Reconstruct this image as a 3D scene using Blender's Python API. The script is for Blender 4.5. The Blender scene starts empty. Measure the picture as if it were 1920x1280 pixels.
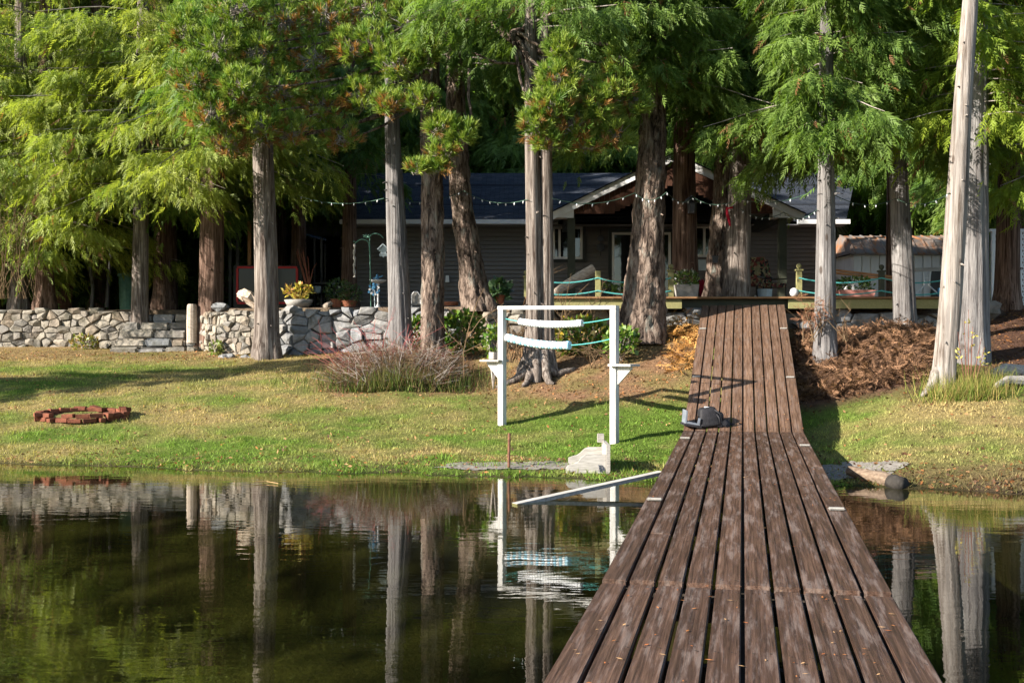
import bpy, bmesh, math, random
import numpy as np
from mathutils import Vector, Matrix
random.seed(7); RNG = np.random.default_rng(11)
S = bpy.context.scene; COL = S.collection
EYE = 1.85; F = 2000.0; R = math.radians
# ---------------------------------------------------------------- camera, sky, sun, exposure
cam = bpy.data.cameras.new('camera'); cam.sensor_width = 36; cam.lens = 36*F/1920
cam.clip_start = 0.05; cam.clip_end = 1500
co = bpy.data.objects.new('camera', cam); COL.objects.link(co)
co.location = (0, 0, EYE); co.rotation_euler = (R(90), 0, 0); S.camera = co
SUN_EL, SUN_AZ = 24.5, 25.0         # azimuth: degrees behind the picture plane, sun on the left
sd = Vector((-math.cos(R(SUN_AZ))*math.cos(R(SUN_EL)), -math.sin(R(SUN_AZ))*math.cos(R(SUN_EL)), math.sin(R(SUN_EL))))
w = bpy.data.worlds.new('World'); S.world = w; w.use_nodes = True
wn = w.node_tree; bg = wn.nodes['Background']
sky = wn.nodes.new('ShaderNodeTexSky'); sky.sky_type = 'NISHITA'; sky.sun_disc = False
sky.sun_elevation = R(SUN_EL); sky.sun_rotation = math.atan2(sd.x, sd.y)
sky.air_density = 1.0; sky.dust_density = 0.6; sky.ozone_density = 1.2
wn.links.new(sky.outputs[0], bg.inputs[0]); bg.inputs[1].default_value = 0.085
sl = bpy.data.lights.new('sun', 'SUN'); sl.energy = 5.0; sl.angle = R(0.55); sl.color = (1.0, 0.92, 0.81)
so = bpy.data.objects.new('sun', sl); COL.objects.link(so); so.location = (-20, -10, 30)
so.rotation_euler = (-sd).to_track_quat('-Z', 'Y').to_euler()
S.view_settings.view_transform = 'Standard'; S.view_settings.look = 'None'
S.view_settings.exposure = 1.68; S.view_settings.gamma = 1.0
S.render.engine = 'CYCLES'; S.cycles.use_denoising = True
S.cycles.max_bounces = 8; S.cycles.diffuse_bounces = 3; S.cycles.glossy_bounces = 3
S.cycles.transmission_bounces = 4; S.cycles.transparent_max_bounces = 8
S.cycles.caustics_reflective = False; S.cycles.caustics_refractive = False
S.cycles.sample_clamp_indirect = 6.0

# ---------------------------------------------------------------- helpers
def W(px, py, Y): return Vector(((px-960)/F*Y, Y, EYE-(py-640)/F*Y))
def XP(px, Y): return (px-960)/F*Y
def ZP(py, Y): return EYE-(py-640)/F*Y
ORG = {}
def link(o): COL.objects.link(o); return o
def tag(o, label=None, cat=None, group=None, kind=None):
    if label: o['label'] = label
    if cat: o['category'] = cat
    if group: o['group'] = group
    if kind: o['kind'] = kind
    return o
def thing(name, label, cat, loc, group=None):
    o = link(bpy.data.objects.new(name, None)); o.location = loc; o.empty_display_size = .1
    ORG[o] = Vector(loc); return tag(o, label, cat, group)
def rawmesh(name, V, Fc, smooth=False, col=None):
    """V (n,3); Fc: list of faces or int array (m,k)."""
    me = bpy.data.meshes.new(name); V = np.asarray(V, dtype=np.float32)
    if isinstance(Fc, np.ndarray):
        m, k = Fc.shape
        me.vertices.add(len(V)); me.vertices.foreach_set('co', V.ravel())
        me.loops.add(m*k); me.loops.foreach_set('vertex_index', Fc.astype(np.int32).ravel())
        me.polygons.add(m); me.polygons.foreach_set('loop_start', np.arange(0, m*k, k, dtype=np.int32))
        me.update(calc_edges=True)
    else:
        me.from_pydata([tuple(map(float, v)) for v in V], [], Fc)
    if smooth: me.polygons.foreach_set('use_smooth', np.ones(len(me.polygons), dtype=bool))
    if col is not None:
        a = me.attributes.new('Col', 'FLOAT_COLOR', 'POINT')
        c = np.ones((len(V), 4), dtype=np.float32); c[:, :3] = col
        a.data.foreach_set('color', c.ravel())
    me.update(); return me
def part(name, V, Fc, mat, parent=None, smooth=False, col=None):
    """mesh object whose V are world coordinates; child of parent (origin kept at the thing's base)"""
    V = np.asarray(V, dtype=np.float64)
    org = ORG.get(parent, Vector((0, 0, 0))) if parent else Vector(V.mean(0)) * Vector((1, 1, 0)) + Vector((0, 0, V[:, 2].min()))
    o = link(bpy.data.objects.new(name, rawmesh(name, V-np.array(org), Fc, smooth, col)))
    o.data.materials.append(mat)
    if parent: o.parent = parent; ORG[o] = org
    else: o.location = org; ORG[o] = org
    if name in ('limbs', 'twigs', 'stems', 'wall_core'): o['kind'] = 'stuff' if name != 'wall_core' else o.get('kind', 'thing')
    return o
def share(name, me, parent, loc, rot=None, scale=None):
    o = link(bpy.data.objects.new(name, me)); org = ORG.get(parent, Vector((0, 0, 0)))
    if parent: o.parent = parent
    o.location = Vector(loc)-org; ORG[o] = org
    if rot is not None:
        o.rotation_euler = rot.to_euler() if hasattr(rot, 'to_euler') else rot
    if scale is not None: o.scale = scale
    return o
class MB:
    def __init__(s): s.V = []; s.F = []
    def add(s, V, Fc):
        n = len(s.V); s.V += [tuple(v) for v in V]; s.F += [tuple(i+n for i in f) for f in Fc]; return s
    def box(s, c, d, rz=0, rx=0, ry=0, taper=1.0):
        M = Matrix.Rotation(rz, 3, 'Z') @ Matrix.Rotation(ry, 3, 'Y') @ Matrix.Rotation(rx, 3, 'X'); c = Vector(c)
        pts = []
        for sz in (-1, 1):
            t = taper if sz > 0 else 1
            for sx, sy in ((-1, -1), (1, -1), (1, 1), (-1, 1)):
                pts.append(c + M @ Vector((sx*d[0]/2*t, sy*d[1]/2*t, sz*d[2]/2)))
        return s.add(pts, [(3, 2, 1, 0), (4, 5, 6, 7), (0, 1, 5, 4), (1, 2, 6, 5), (2, 3, 7, 6), (3, 0, 4, 7)])
    def bar(s, a, b, wx, wz):
        a = Vector(a); b = Vector(b); d = (b-a); up = Vector((0, 0, 1))
        if abs(d.normalized().z) > .95: up = Vector((0, 1, 0))
        sx = d.cross(up).normalized()*wx/2; sz = sx.cross(d).normalized()*wz/2
        pts = [a-sx-sz, a+sx-sz, a+sx+sz, a-sx+sz, b-sx-sz, b+sx-sz, b+sx+sz, b-sx+sz]
        return s.add(pts, [(0, 1, 2, 3), (7, 6, 5, 4), (0, 4, 5, 1), (1, 5, 6, 2), (2, 6, 7, 3), (3, 7, 4, 0)])
    def tube(s, P, r, n=8, cap=True):
        P = [Vector(p) for p in P]; k = len(P); r = [r]*k if isinstance(r, (int, float)) else list(r)
        base = len(s.V); u = None
        for i in range(k):
            d = (P[min(i+1, k-1)]-P[max(i-1, 0)]).normalized()
            if u is None:
                u = d.cross(Vector((0, 0, 1)) if abs(d.z) < .9 else Vector((1, 0, 0))).normalized()
            u = (u - d*u.dot(d)).normalized(); v = d.cross(u)
            for j in range(n):
                a = 2*math.pi*j/n; s.V.append(tuple(P[i]+(u*math.cos(a)+v*math.sin(a))*r[i]))
        for i in range(k-1):
            for j in range(n):
                s.F.append((base+i*n+j, base+i*n+(j+1) % n, base+(i+1)*n+(j+1) % n, base+(i+1)*n+j))
        if cap:
            s.F.append(tuple(base+j for j in reversed(range(n)))); s.F.append(tuple(base+(k-1)*n+j for j in range(n)))
        return s
    def lathe(s, c, prof, n=16, axis=None):
        c = Vector(c); base = len(s.V)
        M = Matrix.Identity(3) if axis is None else Vector((0, 0, 1)).rotation_difference(Vector(axis)).to_matrix()
        for (r, z) in prof:
            for j in range(n):
                a = 2*math.pi*j/n; s.V.append(tuple(c + M @ Vector((r*math.cos(a), r*math.sin(a), z))))
        for i in range(len(prof)-1):
            for j in range(n):
                s.F.append((base+i*n+j, base+i*n+(j+1) % n, base+(i+1)*n+(j+1) % n, base+(i+1)*n+j))
        s.F.append(tuple(base+j for j in reversed(range(n)))); s.F.append(tuple(base+(len(prof)-1)*n+j for j in range(n)))
        return s
    def prism(s, poly, d):
        """poly: list of Vector (planar), d: extrusion vector"""
        n = len(poly); d = Vector(d); pts = [Vector(p) for p in poly] + [Vector(p)+d for p in poly]
        fs = [tuple(reversed(range(n))), tuple(range(n, 2*n))] + [(i, (i+1) % n, n+(i+1) % n, n+i) for i in range(n)]
        return s.add(pts, fs)
    def build(s, name, mat, parent=None, smooth=False): 
        o = part(name, s.V, s.F, mat, parent, smooth); return o
    def obj(s, name, mat, label, cat, group=None, smooth=False):
        return tag(s.build(name, mat, None, smooth), label, cat, group)
def bevel_box(name, d, b, seg=1):
    bm = bmesh.new(); bmesh.ops.create_cube(bm, size=1.0)
    for v in bm.verts: v.co = Vector((v.co.x*d[0], v.co.y*d[1], v.co.z*d[2]))
    bmesh.ops.bevel(bm, geom=list(bm.edges), offset=b, segments=seg, affect='EDGES')
    me = bpy.data.meshes.new(name); bm.to_mesh(me); bm.free(); return me
_T = RNG.random((256, 256))
def vn(x, y):
    """value noise 0..1 on arrays"""
    x = np.asarray(x, float); y = np.asarray(y, float); xi = np.floor(x).astype(int); yi = np.floor(y).astype(int)
    fx = x-xi; fy = y-yi; fx = fx*fx*(3-2*fx); fy = fy*fy*(3-2*fy)
    g = lambda a, b: _T[a & 255, b & 255]
    return (g(xi, yi)*(1-fx)+g(xi+1, yi)*fx)*(1-fy)+(g(xi, yi+1)*(1-fx)+g(xi+1, yi+1)*fx)*fy
def fbm(x, y): return .5*vn(x, y)+.3*vn(2.1*x+7, 2.1*y+3)+.2*vn(4.3*x+1, 4.3*y+9)
def sm(a, b, x): t = np.clip((np.asarray(x, float)-a)/(b-a), 0, 1); return t*t*(3-2*t)

# ---------------------------------------------------------------- materials
class NT:
    def __init__(s, name):
        s.m = bpy.data.materials.new(name); s.m.use_nodes = True; s.t = s.m.node_tree; s.n = s.t.nodes; s.l = s.t.links
        s.b = s.n['Principled BSDF']; s.out = s.n['Material Output']
    def node(s, t, **k):
        n = s.n.new(t)
        for a, v in k.items(): setattr(n, a, v)
        return n
    def coord(s, scale=(1, 1, 1), kind='Object'):
        c = s.node('ShaderNodeTexCoord'); m = s.node('ShaderNodeMapping'); m.inputs['Scale'].default_value = scale
        s.l.new(c.outputs[kind], m.inputs[0]); return m.outputs[0]
    def noise(s, vec, scale, detail=4, rough=.6, dist=0):
        n = s.node('ShaderNodeTexNoise'); n.inputs['Scale'].default_value = scale; n.inputs['Detail'].default_value = detail
        n.inputs['Roughness'].default_value = rough; n.inputs['Distortion'].default_value = dist
        if vec is not None: s.l.new(vec, n.inputs['Vector'])
        return n.outputs[0]
    def ramp(s, fac, stops):
        r = s.node('ShaderNodeValToRGB'); e = r.color_ramp.elements
        while len(e) < len(stops): e.new(.5)
        for i, (p, c) in enumerate(stops): e[i].position = p; e[i].color = (*c, 1) if len(c) == 3 else c
        s.l.new(fac, r.inputs[0]); return r.outputs[0]
    def mix(s, f, a, b, mode='MIX'):
        m = s.node('ShaderNodeMix', data_type='RGBA', blend_type=mode)
        for i, v in ((0, f), (6, a), (7, b)):
            if hasattr(v, 'links'): s.l.new(v, m.inputs[i])
            else: m.inputs[i].default_value = v if i == 0 else ((*v, 1) if len(v) == 3 else v)
        return m.outputs[2]
    def math(s, op, a, b=0.):
        m = s.node('ShaderNodeMath', operation=op)
        for i, v in ((0, a), (1, b)):
            if hasattr(v, 'links'): s.l.new(v, m.inputs[i])
            else: m.inputs[i].default_value = v
        return m.outputs[0]
    def rnd(s): return s.node('ShaderNodeObjectInfo').outputs['Random']
    def bump(s, h, strength=.5, dist=.02):
        b = s.node('ShaderNodeBump'); b.inputs['Strength'].default_value = strength; b.inputs['Distance'].default_value = dist
        s.l.new(h, b.inputs['Height']); s.l.new(b.outputs[0], s.b.inputs['Normal']); return b
    def col(s, c): s.l.new(c, s.b.inputs['Base Color']) if hasattr(c, 'links') else setattr(s.b.inputs['Base Color'], 'default_value', (*c, 1))
    def set(s, rough=.8, spec=.3, metal=0):
        s.b.inputs['Roughness'].default_value = rough; s.b.inputs['Specular IOR Level'].default_value = spec; s.b.inputs['Metallic'].default_value = metal
        return s.m
def vary(name, c1, c2, scale=6, rough=.8, spec=.25, bump=.3, bd=.01, stretch=(1, 1, 1), per=.25, metal=0, detail=5):
    n = NT(name); v = n.coord(stretch); f = n.noise(v, scale, detail)
    c = n.ramp(f, [(.3, c1), (.7, c2)])
    if per: c = n.mix(per, c, n.ramp(n.rnd(), [(0, (.25, .25, .25)), (1, (1, 1, 1))]), 'MULTIPLY')
    n.col(c)
    if bump: n.bump(n.noise(v, scale*2.5, 5), bump, bd)
    return n.set(rough, spec, metal)
def attr_leaf(name, trans=.35, rough=.55, spec=.25):
    n = NT(name); a = n.node('ShaderNodeAttribute'); a.attribute_name = 'Col'
    n.col(a.outputs['Color']); n.set(rough, spec)
    t = n.node('ShaderNodeBsdfTranslucent'); mx = n.node('ShaderNodeMixShader'); mx.inputs[0].default_value = trans
    tc = n.mix(1.0, a.outputs['Color'], (1.5, 1.55, .75), 'MULTIPLY')
    n.l.new(tc, t.inputs['Color'])
    n.l.new(n.b.outputs[0], mx.inputs[1]); n.l.new(t.outputs[0], mx.inputs[2]); n.l.new(mx.outputs[0], n.out.inputs['Surface'])
    return n.m
M_leaf = attr_leaf('leaf_spray', .42); M_blade = attr_leaf('grass_blade', .3, .7, .1); M_dry = attr_leaf('dry_frond', .15, .9, .05)
M_needle = attr_leaf('pine_needle', .25, .5, .3); M_broad = attr_leaf('broad_leaf', .25, .3, .5)

def bark(name, stops, sc, fine, bs, bd, moss=0.):
    n = NT(name); v = n.coord(sc); f = n.noise(v, 1.0, 7, .7, .9); f2 = n.noise(n.coord((1, 1, .5)), 2.2, 3)
    c = n.ramp(f, stops); c = n.mix(.55, c, n.ramp(f2, [(.3, (.45, .40, .38)), (.7, (1.1, 1.05, 1.0))]), 'MULTIPLY')
    if moss: c = n.mix(n.ramp(n.noise(n.coord((3, 3, 1.2)), 2.0, 4), [(.56, (0, 0, 0)), (.68, (moss, moss, moss))]), c, (.30, .34, .30))
    vk = n.node('ShaderNodeTexVoronoi'); vk.inputs['Scale'].default_value = 1.0; n.l.new(n.coord((3.6, 3.6, 1.5)), vk.inputs['Vector']); c = n.mix(n.ramp(vk.outputs['Distance'], [(.08, (.8,)*3), (.15, (0, 0, 0))]), c, (.05, .035, .027))
    n.col(c); h = n.math('ADD', n.noise(v, 1.0, 7, .7, .9), n.math('MULTIPLY', n.noise(n.coord(fine), 1.0, 4), .5))
    n.bump(h, bs, bd); return n.set(.9, .1)
M_cedar = bark('cedar_bark', [(.36, (.045, .033, .028)), (.46, (.135, .112, .097)), (.54, (.24, .212, .19)), (.66, (.35, .315, .285))], (22, 22, .9), (60, 60, 5), .9, .05)
M_silver = bark('silver_cedar_bark', [(.36, (.07, .06, .058)), (.45, (.135, .13, .13)), (.54, (.21, .205, .205)), (.68, (.295, .288, .285))], (22, 22, .7), (60, 60, 4), .8, .04)
M_dead = bark('bare_dead_wood', [(.34, (.08, .06, .045)), (.42, (.17, .15, .133)), (.54, (.265, .245, .225)), (.7, (.36, .335, .31))], (14, 14, .5), (50, 50, 3), .6, .03)
M_fir = bark('fir_bark', [(.38, (.03, .023, .02)), (.47, (.12, .09, .073)), (.55, (.25, .195, .16)), (.68, (.38, .31, .26))], (9, 9, 2.2), (38, 38, 14), 1.0, .09, .35)
M_redbark = bark('red_cedar_bark', [(.37, (.035, .02, .015)), (.46, (.11, .068, .05)), (.55, (.20, .135, .105)), (.68, (.29, .21, .17))], (22, 22, .9), (60, 60, 5), .9, .05)
M_twig = vary('grey_twig', (.16, .13, .11), (.40, .36, .32), 8, .9, .1, 0, per=0)
M_redtwig = vary('red_twig', (.22, .05, .04), (.36, .17, .10), 8, .8, .1, 0, per=0)

# dock wood
def dockwood(name, stops, wet):
    n = NT(name); v = n.coord((55, 1.5, 55)); g = n.noise(v, 1.0, 6, .65, .6)
    knot = n.noise(n.coord((5, 1.2, 5)), 1.6, 3)
    off = n.node('ShaderNodeVectorMath', operation='ADD'); cc = n.node('ShaderNodeTexCoord'); n.l.new(cc.outputs['Object'], off.inputs[0])
    rr = n.node('ShaderNodeCombineXYZ'); r = n.rnd(); n.l.new(n.math('MULTIPLY', r, 57.), rr.inputs[0]); n.l.new(n.math('MULTIPLY', r, 91.), rr.inputs[1]); n.l.new(rr.outputs[0], off.inputs[1])
    mp = n.node('ShaderNodeMapping'); mp.inputs['Scale'].default_value = (2.6, .26, 1); n.l.new(off.outputs[0], mp.inputs[0]); blot = n.noise(mp.outputs[0], 6.0, 6, .68, .15)
    c = n.ramp(g, stops)
    c = n.mix(.5, c, n.ramp(knot, [(.3, (.5, .46, .44)), (.7, (1.15, 1.1, 1.05))]), 'MULTIPLY')
    c = n.mix(.45, c, n.ramp(r, [(0, (.52, .47, .44)), (.5, (.85, .78, .74)), (1, (1.2, 1.15, 1.1))]), 'MULTIPLY')
    c = n.mix(n.ramp(blot, [(.52, (0, 0, 0)), (.63, (wet, wet, wet))]), c, (.20, .155, .13))
    n.col(c); n.bump(n.math('ADD', g, n.math('MULTIPLY', blot, .4)), .55, .006)
    n.l.new(n.ramp(blot, [(.45, (.42,)*3), (.62, (.75,)*3)]), n.b.inputs['Roughness'])
    n.set(.5, .35); n.l.new(n.ramp(blot, [(.45, (.42,)*3), (.62, (.8,)*3)]), n.b.inputs['Roughness']); return n.m
M_dock = dockwood('dark_wet_plank', [(.35, (.032, .018, .012)), (.5, (.078, .045, .031)), (.66, (.14, .086, .061))], .42)
M_ramp = dockwood('brown_dry_plank', [(.35, (.06, .034, .022)), (.5, (.145, .09, .062)), (.66, (.22, .15, .108))], .22)
M_under = vary('dark_stringer', (.02, .015, .012), (.05, .04, .03), 5)
M_white = vary('white_paint', (.34, .33, .31), (.60, .59, .575), 4, .7, .25, .12, .004, (6, 6, 1), .05)
M_wwood = vary('weathered_white_wood', (.24, .225, .20), (.48, .455, .42), 5, .85, .15, .3, .006, (1, 8, 8), .05)
M_grywood = vary('grey_wood', (.20, .18, .16), (.42, .39, .35), 6, .9, .1, .5, .01, (2, 10, 10), .1)
M_stone = None
def stone_mat(name, pal):
    n = NT(name); off = n.node('ShaderNodeVectorMath', operation='ADD'); cc = n.node('ShaderNodeTexCoord'); n.l.new(cc.outputs['Object'], off.inputs[0])
    rr = n.node('ShaderNodeCombineXYZ'); r = n.rnd(); n.l.new(n.math('MULTIPLY', r, 40.), rr.inputs[0]); n.l.new(rr.outputs[0], off.inputs[1])
    c = n.ramp(r, [(i/(len(pal)-1), p) for i, p in enumerate(pal)])
    f = n.noise(off.outputs[0], 6, 6, .7); c = n.mix(.8, c, n.ramp(f, [(.3, (.45, .43, .42)), (.5, (.9, .9, .9)), (.75, (1.3, 1.25, 1.15))]), 'MULTIPLY')
    sp = n.noise(off.outputs[0], 30, 3); c = n.mix(n.ramp(sp, [(.62, (0, 0, 0)), (.72, (.5, .5, .5))]), c, (.10, .10, .07)); c = n.mix(n.ramp(n.noise(off.outputs[0], 3.2, 5, .7), [(.5, (0, 0, 0)), (.66, (.7, .7, .7))]), c, (.085, .08, .055))
    n.col(c); n.bump(n.noise(off.outputs[0], 9, 7, .7), .8, .035); return n.set(.9, .15)
M_stone = stone_mat('pale_wall_stone', [(.17, .155, .135), (.31, .28, .235), (.22, .205, .18), (.35, .31, .255), (.16, .155, .15), (.28, .225, .17), (.21, .20, .185)])
M_gstone = stone_mat('grey_wall_stone', [(.17, .18, .19), (.26, .26, .26), (.21, .22, .235), (.31, .30, .29), (.19, .19, .19)])
M_mortar = vary('dark_wall_core', (.08, .07, .06), (.15, .135, .11), 8, .95, .05)
M_brick = vary('red_brick', (.11, .043, .028), (.25, .09, .052), 14, .9, .1, .5, .01, per=.55)
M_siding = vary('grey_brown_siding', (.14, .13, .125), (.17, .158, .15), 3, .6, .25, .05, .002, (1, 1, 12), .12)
M_shadesiding = vary('shaded_siding', (.075, .06, .05), (.095, .078, .066), 3, .6, .25, .05, .002, (1, 1, 12), .12)  # darker copy of the siding: end wall's shade put into the colour
M_trimw = vary('white_trim', (.66, .66, .66), (.78, .78, .77), 4, .5, .3, 0, per=.05)
M_trimd = vary('dark_trim', (.018, .02, .017), (.03, .032, .027), 4, .6, .25, 0, per=.1)
M_post = vary('dark_green_post', (.045, .05, .035), (.065, .07, .05), 5, .7, .2, .2)
M_olive = vary('olive_paint', (.20, .19, .08), (.28, .26, .12), 5, .7, .2, .15, .004, (6, 1, 6), .1)
M_deckb = vary('deck_board', (.16, .085, .04), (.30, .17, .085), 6, .8, .15, .3, .005, (1, 10, 10), .3)
M_rustwood = vary('rust_board', (.05, .024, .016), (.095, .044, .027), 5, .8, .15, .2, .004, (8, 8, 1), .25)
M_soffit = vary('grey_soffit', (.24, .24, .26), (.30, .30, .31), 3, .7, .2, 0, per=0)
def shingle():
    n = NT('blue_black_shingle'); b = n.node('ShaderNodeTexBrick'); n.l.new(n.coord((1, 1, 1), 'Object'), b.inputs[0])
    b.inputs['Scale'].default_value = 1.0; b.inputs['Brick Width'].default_value = .30; b.inputs['Row Height'].default_value = .14; b.inputs['Mortar Size'].default_value = .006
    for k, c in (('Color1', (.030, .038, .055, 1)), ('Color2', (.055, .063, .08, 1)), ('Mortar', (.012, .014, .018, 1))): b.inputs[k].default_value = c
    n.col(n.mix(.5, b.outputs[0], n.ramp(n.noise(n.coord(), 9, 5), [(.3, (.5, .5, .5)), (.7, (1.3, 1.3, 1.3))]), 'MULTIPLY'))
    n.bump(n.noise(n.coord(), 60, 3), .4, .01); return n.set(.85, .2)
M_shingle = shingle()
def glass(name, tint, rough=.03):
    n = NT(name); n.col(tint); n.b.inputs['IOR'].default_value = 1.5; m = n.set(rough, .9)
    n.bump(n.noise(n.coord(), 1.3, 2), .08, .02); return m
M_glass = glass('dark_window_glass', (.012, .016, .02)); M_blueglass = glass('blue_glass', (.02, .10, .22))
M_cglass = glass('dull_case_glass', (.008, .012, .016), .15); M_cglass.node_tree.nodes['Principled BSDF'].inputs['Specular IOR Level'].default_value = .2
M_teal = vary('teal_rope', (.06, .30, .30), (.11, .42, .40), 40, .7, .2, .3, .004, per=0)
M_float = vary('white_float', (.62, .64, .66), (.76, .76, .76), 12, .45, .35, .1, per=.15)
M_bfloat = vary('pale_blue_float', (.20, .50, .68), (.45, .68, .80), 10, .45, .35, .1, per=.3)
M_rust = vary('rusty_iron', (.08, .038, .024), (.18, .085, .05), 14, .9, .2, .4, .004, per=0)
M_black = vary('black_metal', (.010, .010, .011), (.02, .02, .022), 6, .45, .4, 0, per=0)
M_bag = vary('black_nylon', (.006, .006, .008), (.018, .017, .02), 14, .7, .3, .5, .01, per=.1)
M_baggrey = vary('grey_padding', (.10, .115, .14), (.17, .19, .22), 10, .6, .3, .2, per=0)
M_silver2 = vary('pale_metal', (.45, .46, .47), (.60, .60, .60), 6, .35, .5, 0, per=0)
M_red = vary('red_paint', (.42, .012, .012), (.55, .02, .018), 5, .5, .3, 0, per=0)
M_redcloth = vary('red_cloth', (.30, .012, .03), (.45, .03, .05), 9, .9, .1, .3, per=0)
M_green = vary('green_metal', (.08, .20, .15), (.14, .30, .23), 8, .5, .3, 0, per=0)
M_bluep = vary('blue_paint', (.03, .12, .26), (.08, .26, .42), 10, .4, .4, 0, per=.3)
M_ltblue = vary('pale_blue_paint', (.38, .47, .52), (.50, .57, .60), 9, .6, .2, .1, per=0)
M_conc = vary('grey_concrete', (.22, .21, .19), (.36, .34, .31), 9, .9, .1, .4, .01, per=.1)
M_terra = vary('terracotta', (.25, .09, .05), (.36, .15, .09), 9, .85, .1, .2, per=.2)
M_pink = vary('faded_pink_plastic', (.38, .16, .14), (.48, .24, .20), 6, .6, .25, .1, per=0)
M_floral = None
n = NT('floral_cushion'); vv = n.node('ShaderNodeTexVoronoi'); vv.inputs['Scale'].default_value = 16; n.l.new(n.coord(), vv.inputs['Vector'])
n.col(n.ramp(vv.outputs['Color'], [(.2, (.02, .02, .02)), (.45, (.20, .05, .04)), (.6, (.30, .25, .14)), (.8, (.06, .09, .04))])); M_floral = n.set(.9, .1)
M_shedw = vary('white_shed_metal', (.55, .56, .57), (.70, .70, .69), 3, .5, .3, .1, .004, (2, 2, .6), .15)
n = NT('rusting_roof_metal'); v = n.coord((3, 1.2, 1.2))
n.col(n.ramp(n.noise(v, 1.6, 6, .7), [(.40, (.13, .125, .125)), (.52, (.17, .125, .10)), (.62, (.26, .11, .045)), (.8, (.14, .055, .03))])); M_rroof = n.set(.7, .3)
M_lumber = vary('orange_lumber', (.36, .15, .06), (.52, .27, .12), 6, .6, .3, .1, .003, (1, 8, 8), .1)
M_truck = vary('dark_blue_car_paint', (.035, .045, .075), (.05, .06, .095), 3, .3, .5, 0, per=0)
M_van = vary('white_car_paint', (.5, .51, .52), (.58, .58, .58), 3, .3, .5, 0, per=0)
M_rubber = vary('tyre_rubber', (.015, .015, .015), (.03, .03, .03), 8, .9, .1, 0, per=0)
M_amber = vary('amber_lens', (.5, .12, .02), (.6, .18, .03), 6, .3, .5, 0, per=0)
M_bulb = vary('frosted_bulb', (.42, .44, .47), (.55, .57, .6), 6, .25, .5, 0, per=0)
M_cable = vary('green_cable', (.02, .05, .035), (.05, .10, .07), 6, .6, .3, 0, per=0)
M_log = vary('pale_log', (.24, .19, .15), (.48, .41, .34), 5, .9, .1, .5, .02, (2, 2, 6), 0)
M_char = vary('charred_wood', (.012, .011, .010), (.05, .045, .04), 8, .95, .1, .5, .02, per=0)
M_drift = vary('driftwood', (.20, .12, .07), (.66, .58, .48), 5, .9, .1, .6, .03, (3, 3, 3), 0)
M_brownlog = vary('brown_log', (.10, .07, .05), (.24, .18, .13), 6, .9, .1, .5, .02, (2, 2, 5), 0)
M_tan0 = vary('dry_reed', (.22, .14, .06), (.34, .22, .1), 6, per=0, bump=0)
M_ash = vary('grey_sand', (.11, .095, .08), (.27, .25, .22), 26, .95, .05, .5, .01, per=0)
M_slate = vary('blue_tarp', (.06, .10, .20), (.12, .18, .30), 4, .6, .3, .1, per=0)

# ---------------------------------------------------------------- ground shape
COLS = [(-600, [(10, -1.0), (14.5, -.3), (16.7, 0), (18, .36), (20, .75), (22, 1.05), (25, 1.4), (27, 1.6), (29, 1.7)]),
        (0, [(10, -1.0), (14.3, -.3), (16.2, 0), (18, .40), (20, .75), (22, 1.05), (25, 1.4), (27, 1.6), (29, 1.7)]),
        (500, [(10, -.9), (13.4, -.3), (15.1, 0), (18, .40), (20, .75), (22, 1.05), (25, 1.42), (27, 1.6), (29, 1.7)]),
        (900, [(10, -.8), (13.0, -.3), (14.55, 0), (15.6, .08), (17.5, .24), (18.6, .38), (20, .68), (22, 1.10), (23.5, 1.50), (25.5, 1.75), (29, 2.0)]),
        (1150, [(10, -.7), (12.6, -.3), (14.1, 0), (14.9, .06), (17.2, .23), (19, .58), (21, 1.2), (22.8, 1.98), (24, 2.2), (29, 2.5)]),
        (1370, [(10, -.7), (12.4, -.3), (13.9, 0), (16.1, .06), (18, .42), (20, 1.1), (22, 1.85), (23.4, 2.25), (29, 2.5)]),
        (1560, [(10, -.7), (12.2, -.3), (13.6, 0), (15, .07), (17, .30), (18.5, .68), (20, 1.28), (21.5, 1.75), (23, 1.98), (24, 2.06), (29, 2.5)]),
        (1700, [(10, -.7), (12.2, -.3), (13.4, 0), (15, .25), (17, .66), (18.5, 1.02), (20, 1.46), (21.5, 1.80), (23, 2.0), (24, 2.08), (29, 2.5)]),
        (1900, [(10, -.7), (11.8, -.3), (12.9, 0), (15, .36), (17, .76), (18.5, 1.1), (20, 1.5), (22, 2.0), (24, 2.42), (28, 2.8)]),
        (2600, [(10, -.5), (11.8, -.2), (12.9, 0), (15, .4), (17, .8), (18.5, 1.2), (20, 1.6), (22, 2.1), (24, 2.5), (28, 2.85)])]
WALL = [(-600, 29.2), (-100, 28.7), (240, 28.3), (372, 28.2), (386, 27.3), (412, 26.5), (480, 26.0), (560, 25.8), (760, 25.5), (900, 25.0), (1000, 24.4), (1180, 24.1), (1480, 24.1), (1870, 24.2), (1900, 40), (3000, 60)]
TOPZ = 2.68
def wallY(px): return np.interp(px, [a for a, b in WALL], [b for a, b in WALL])
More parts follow.
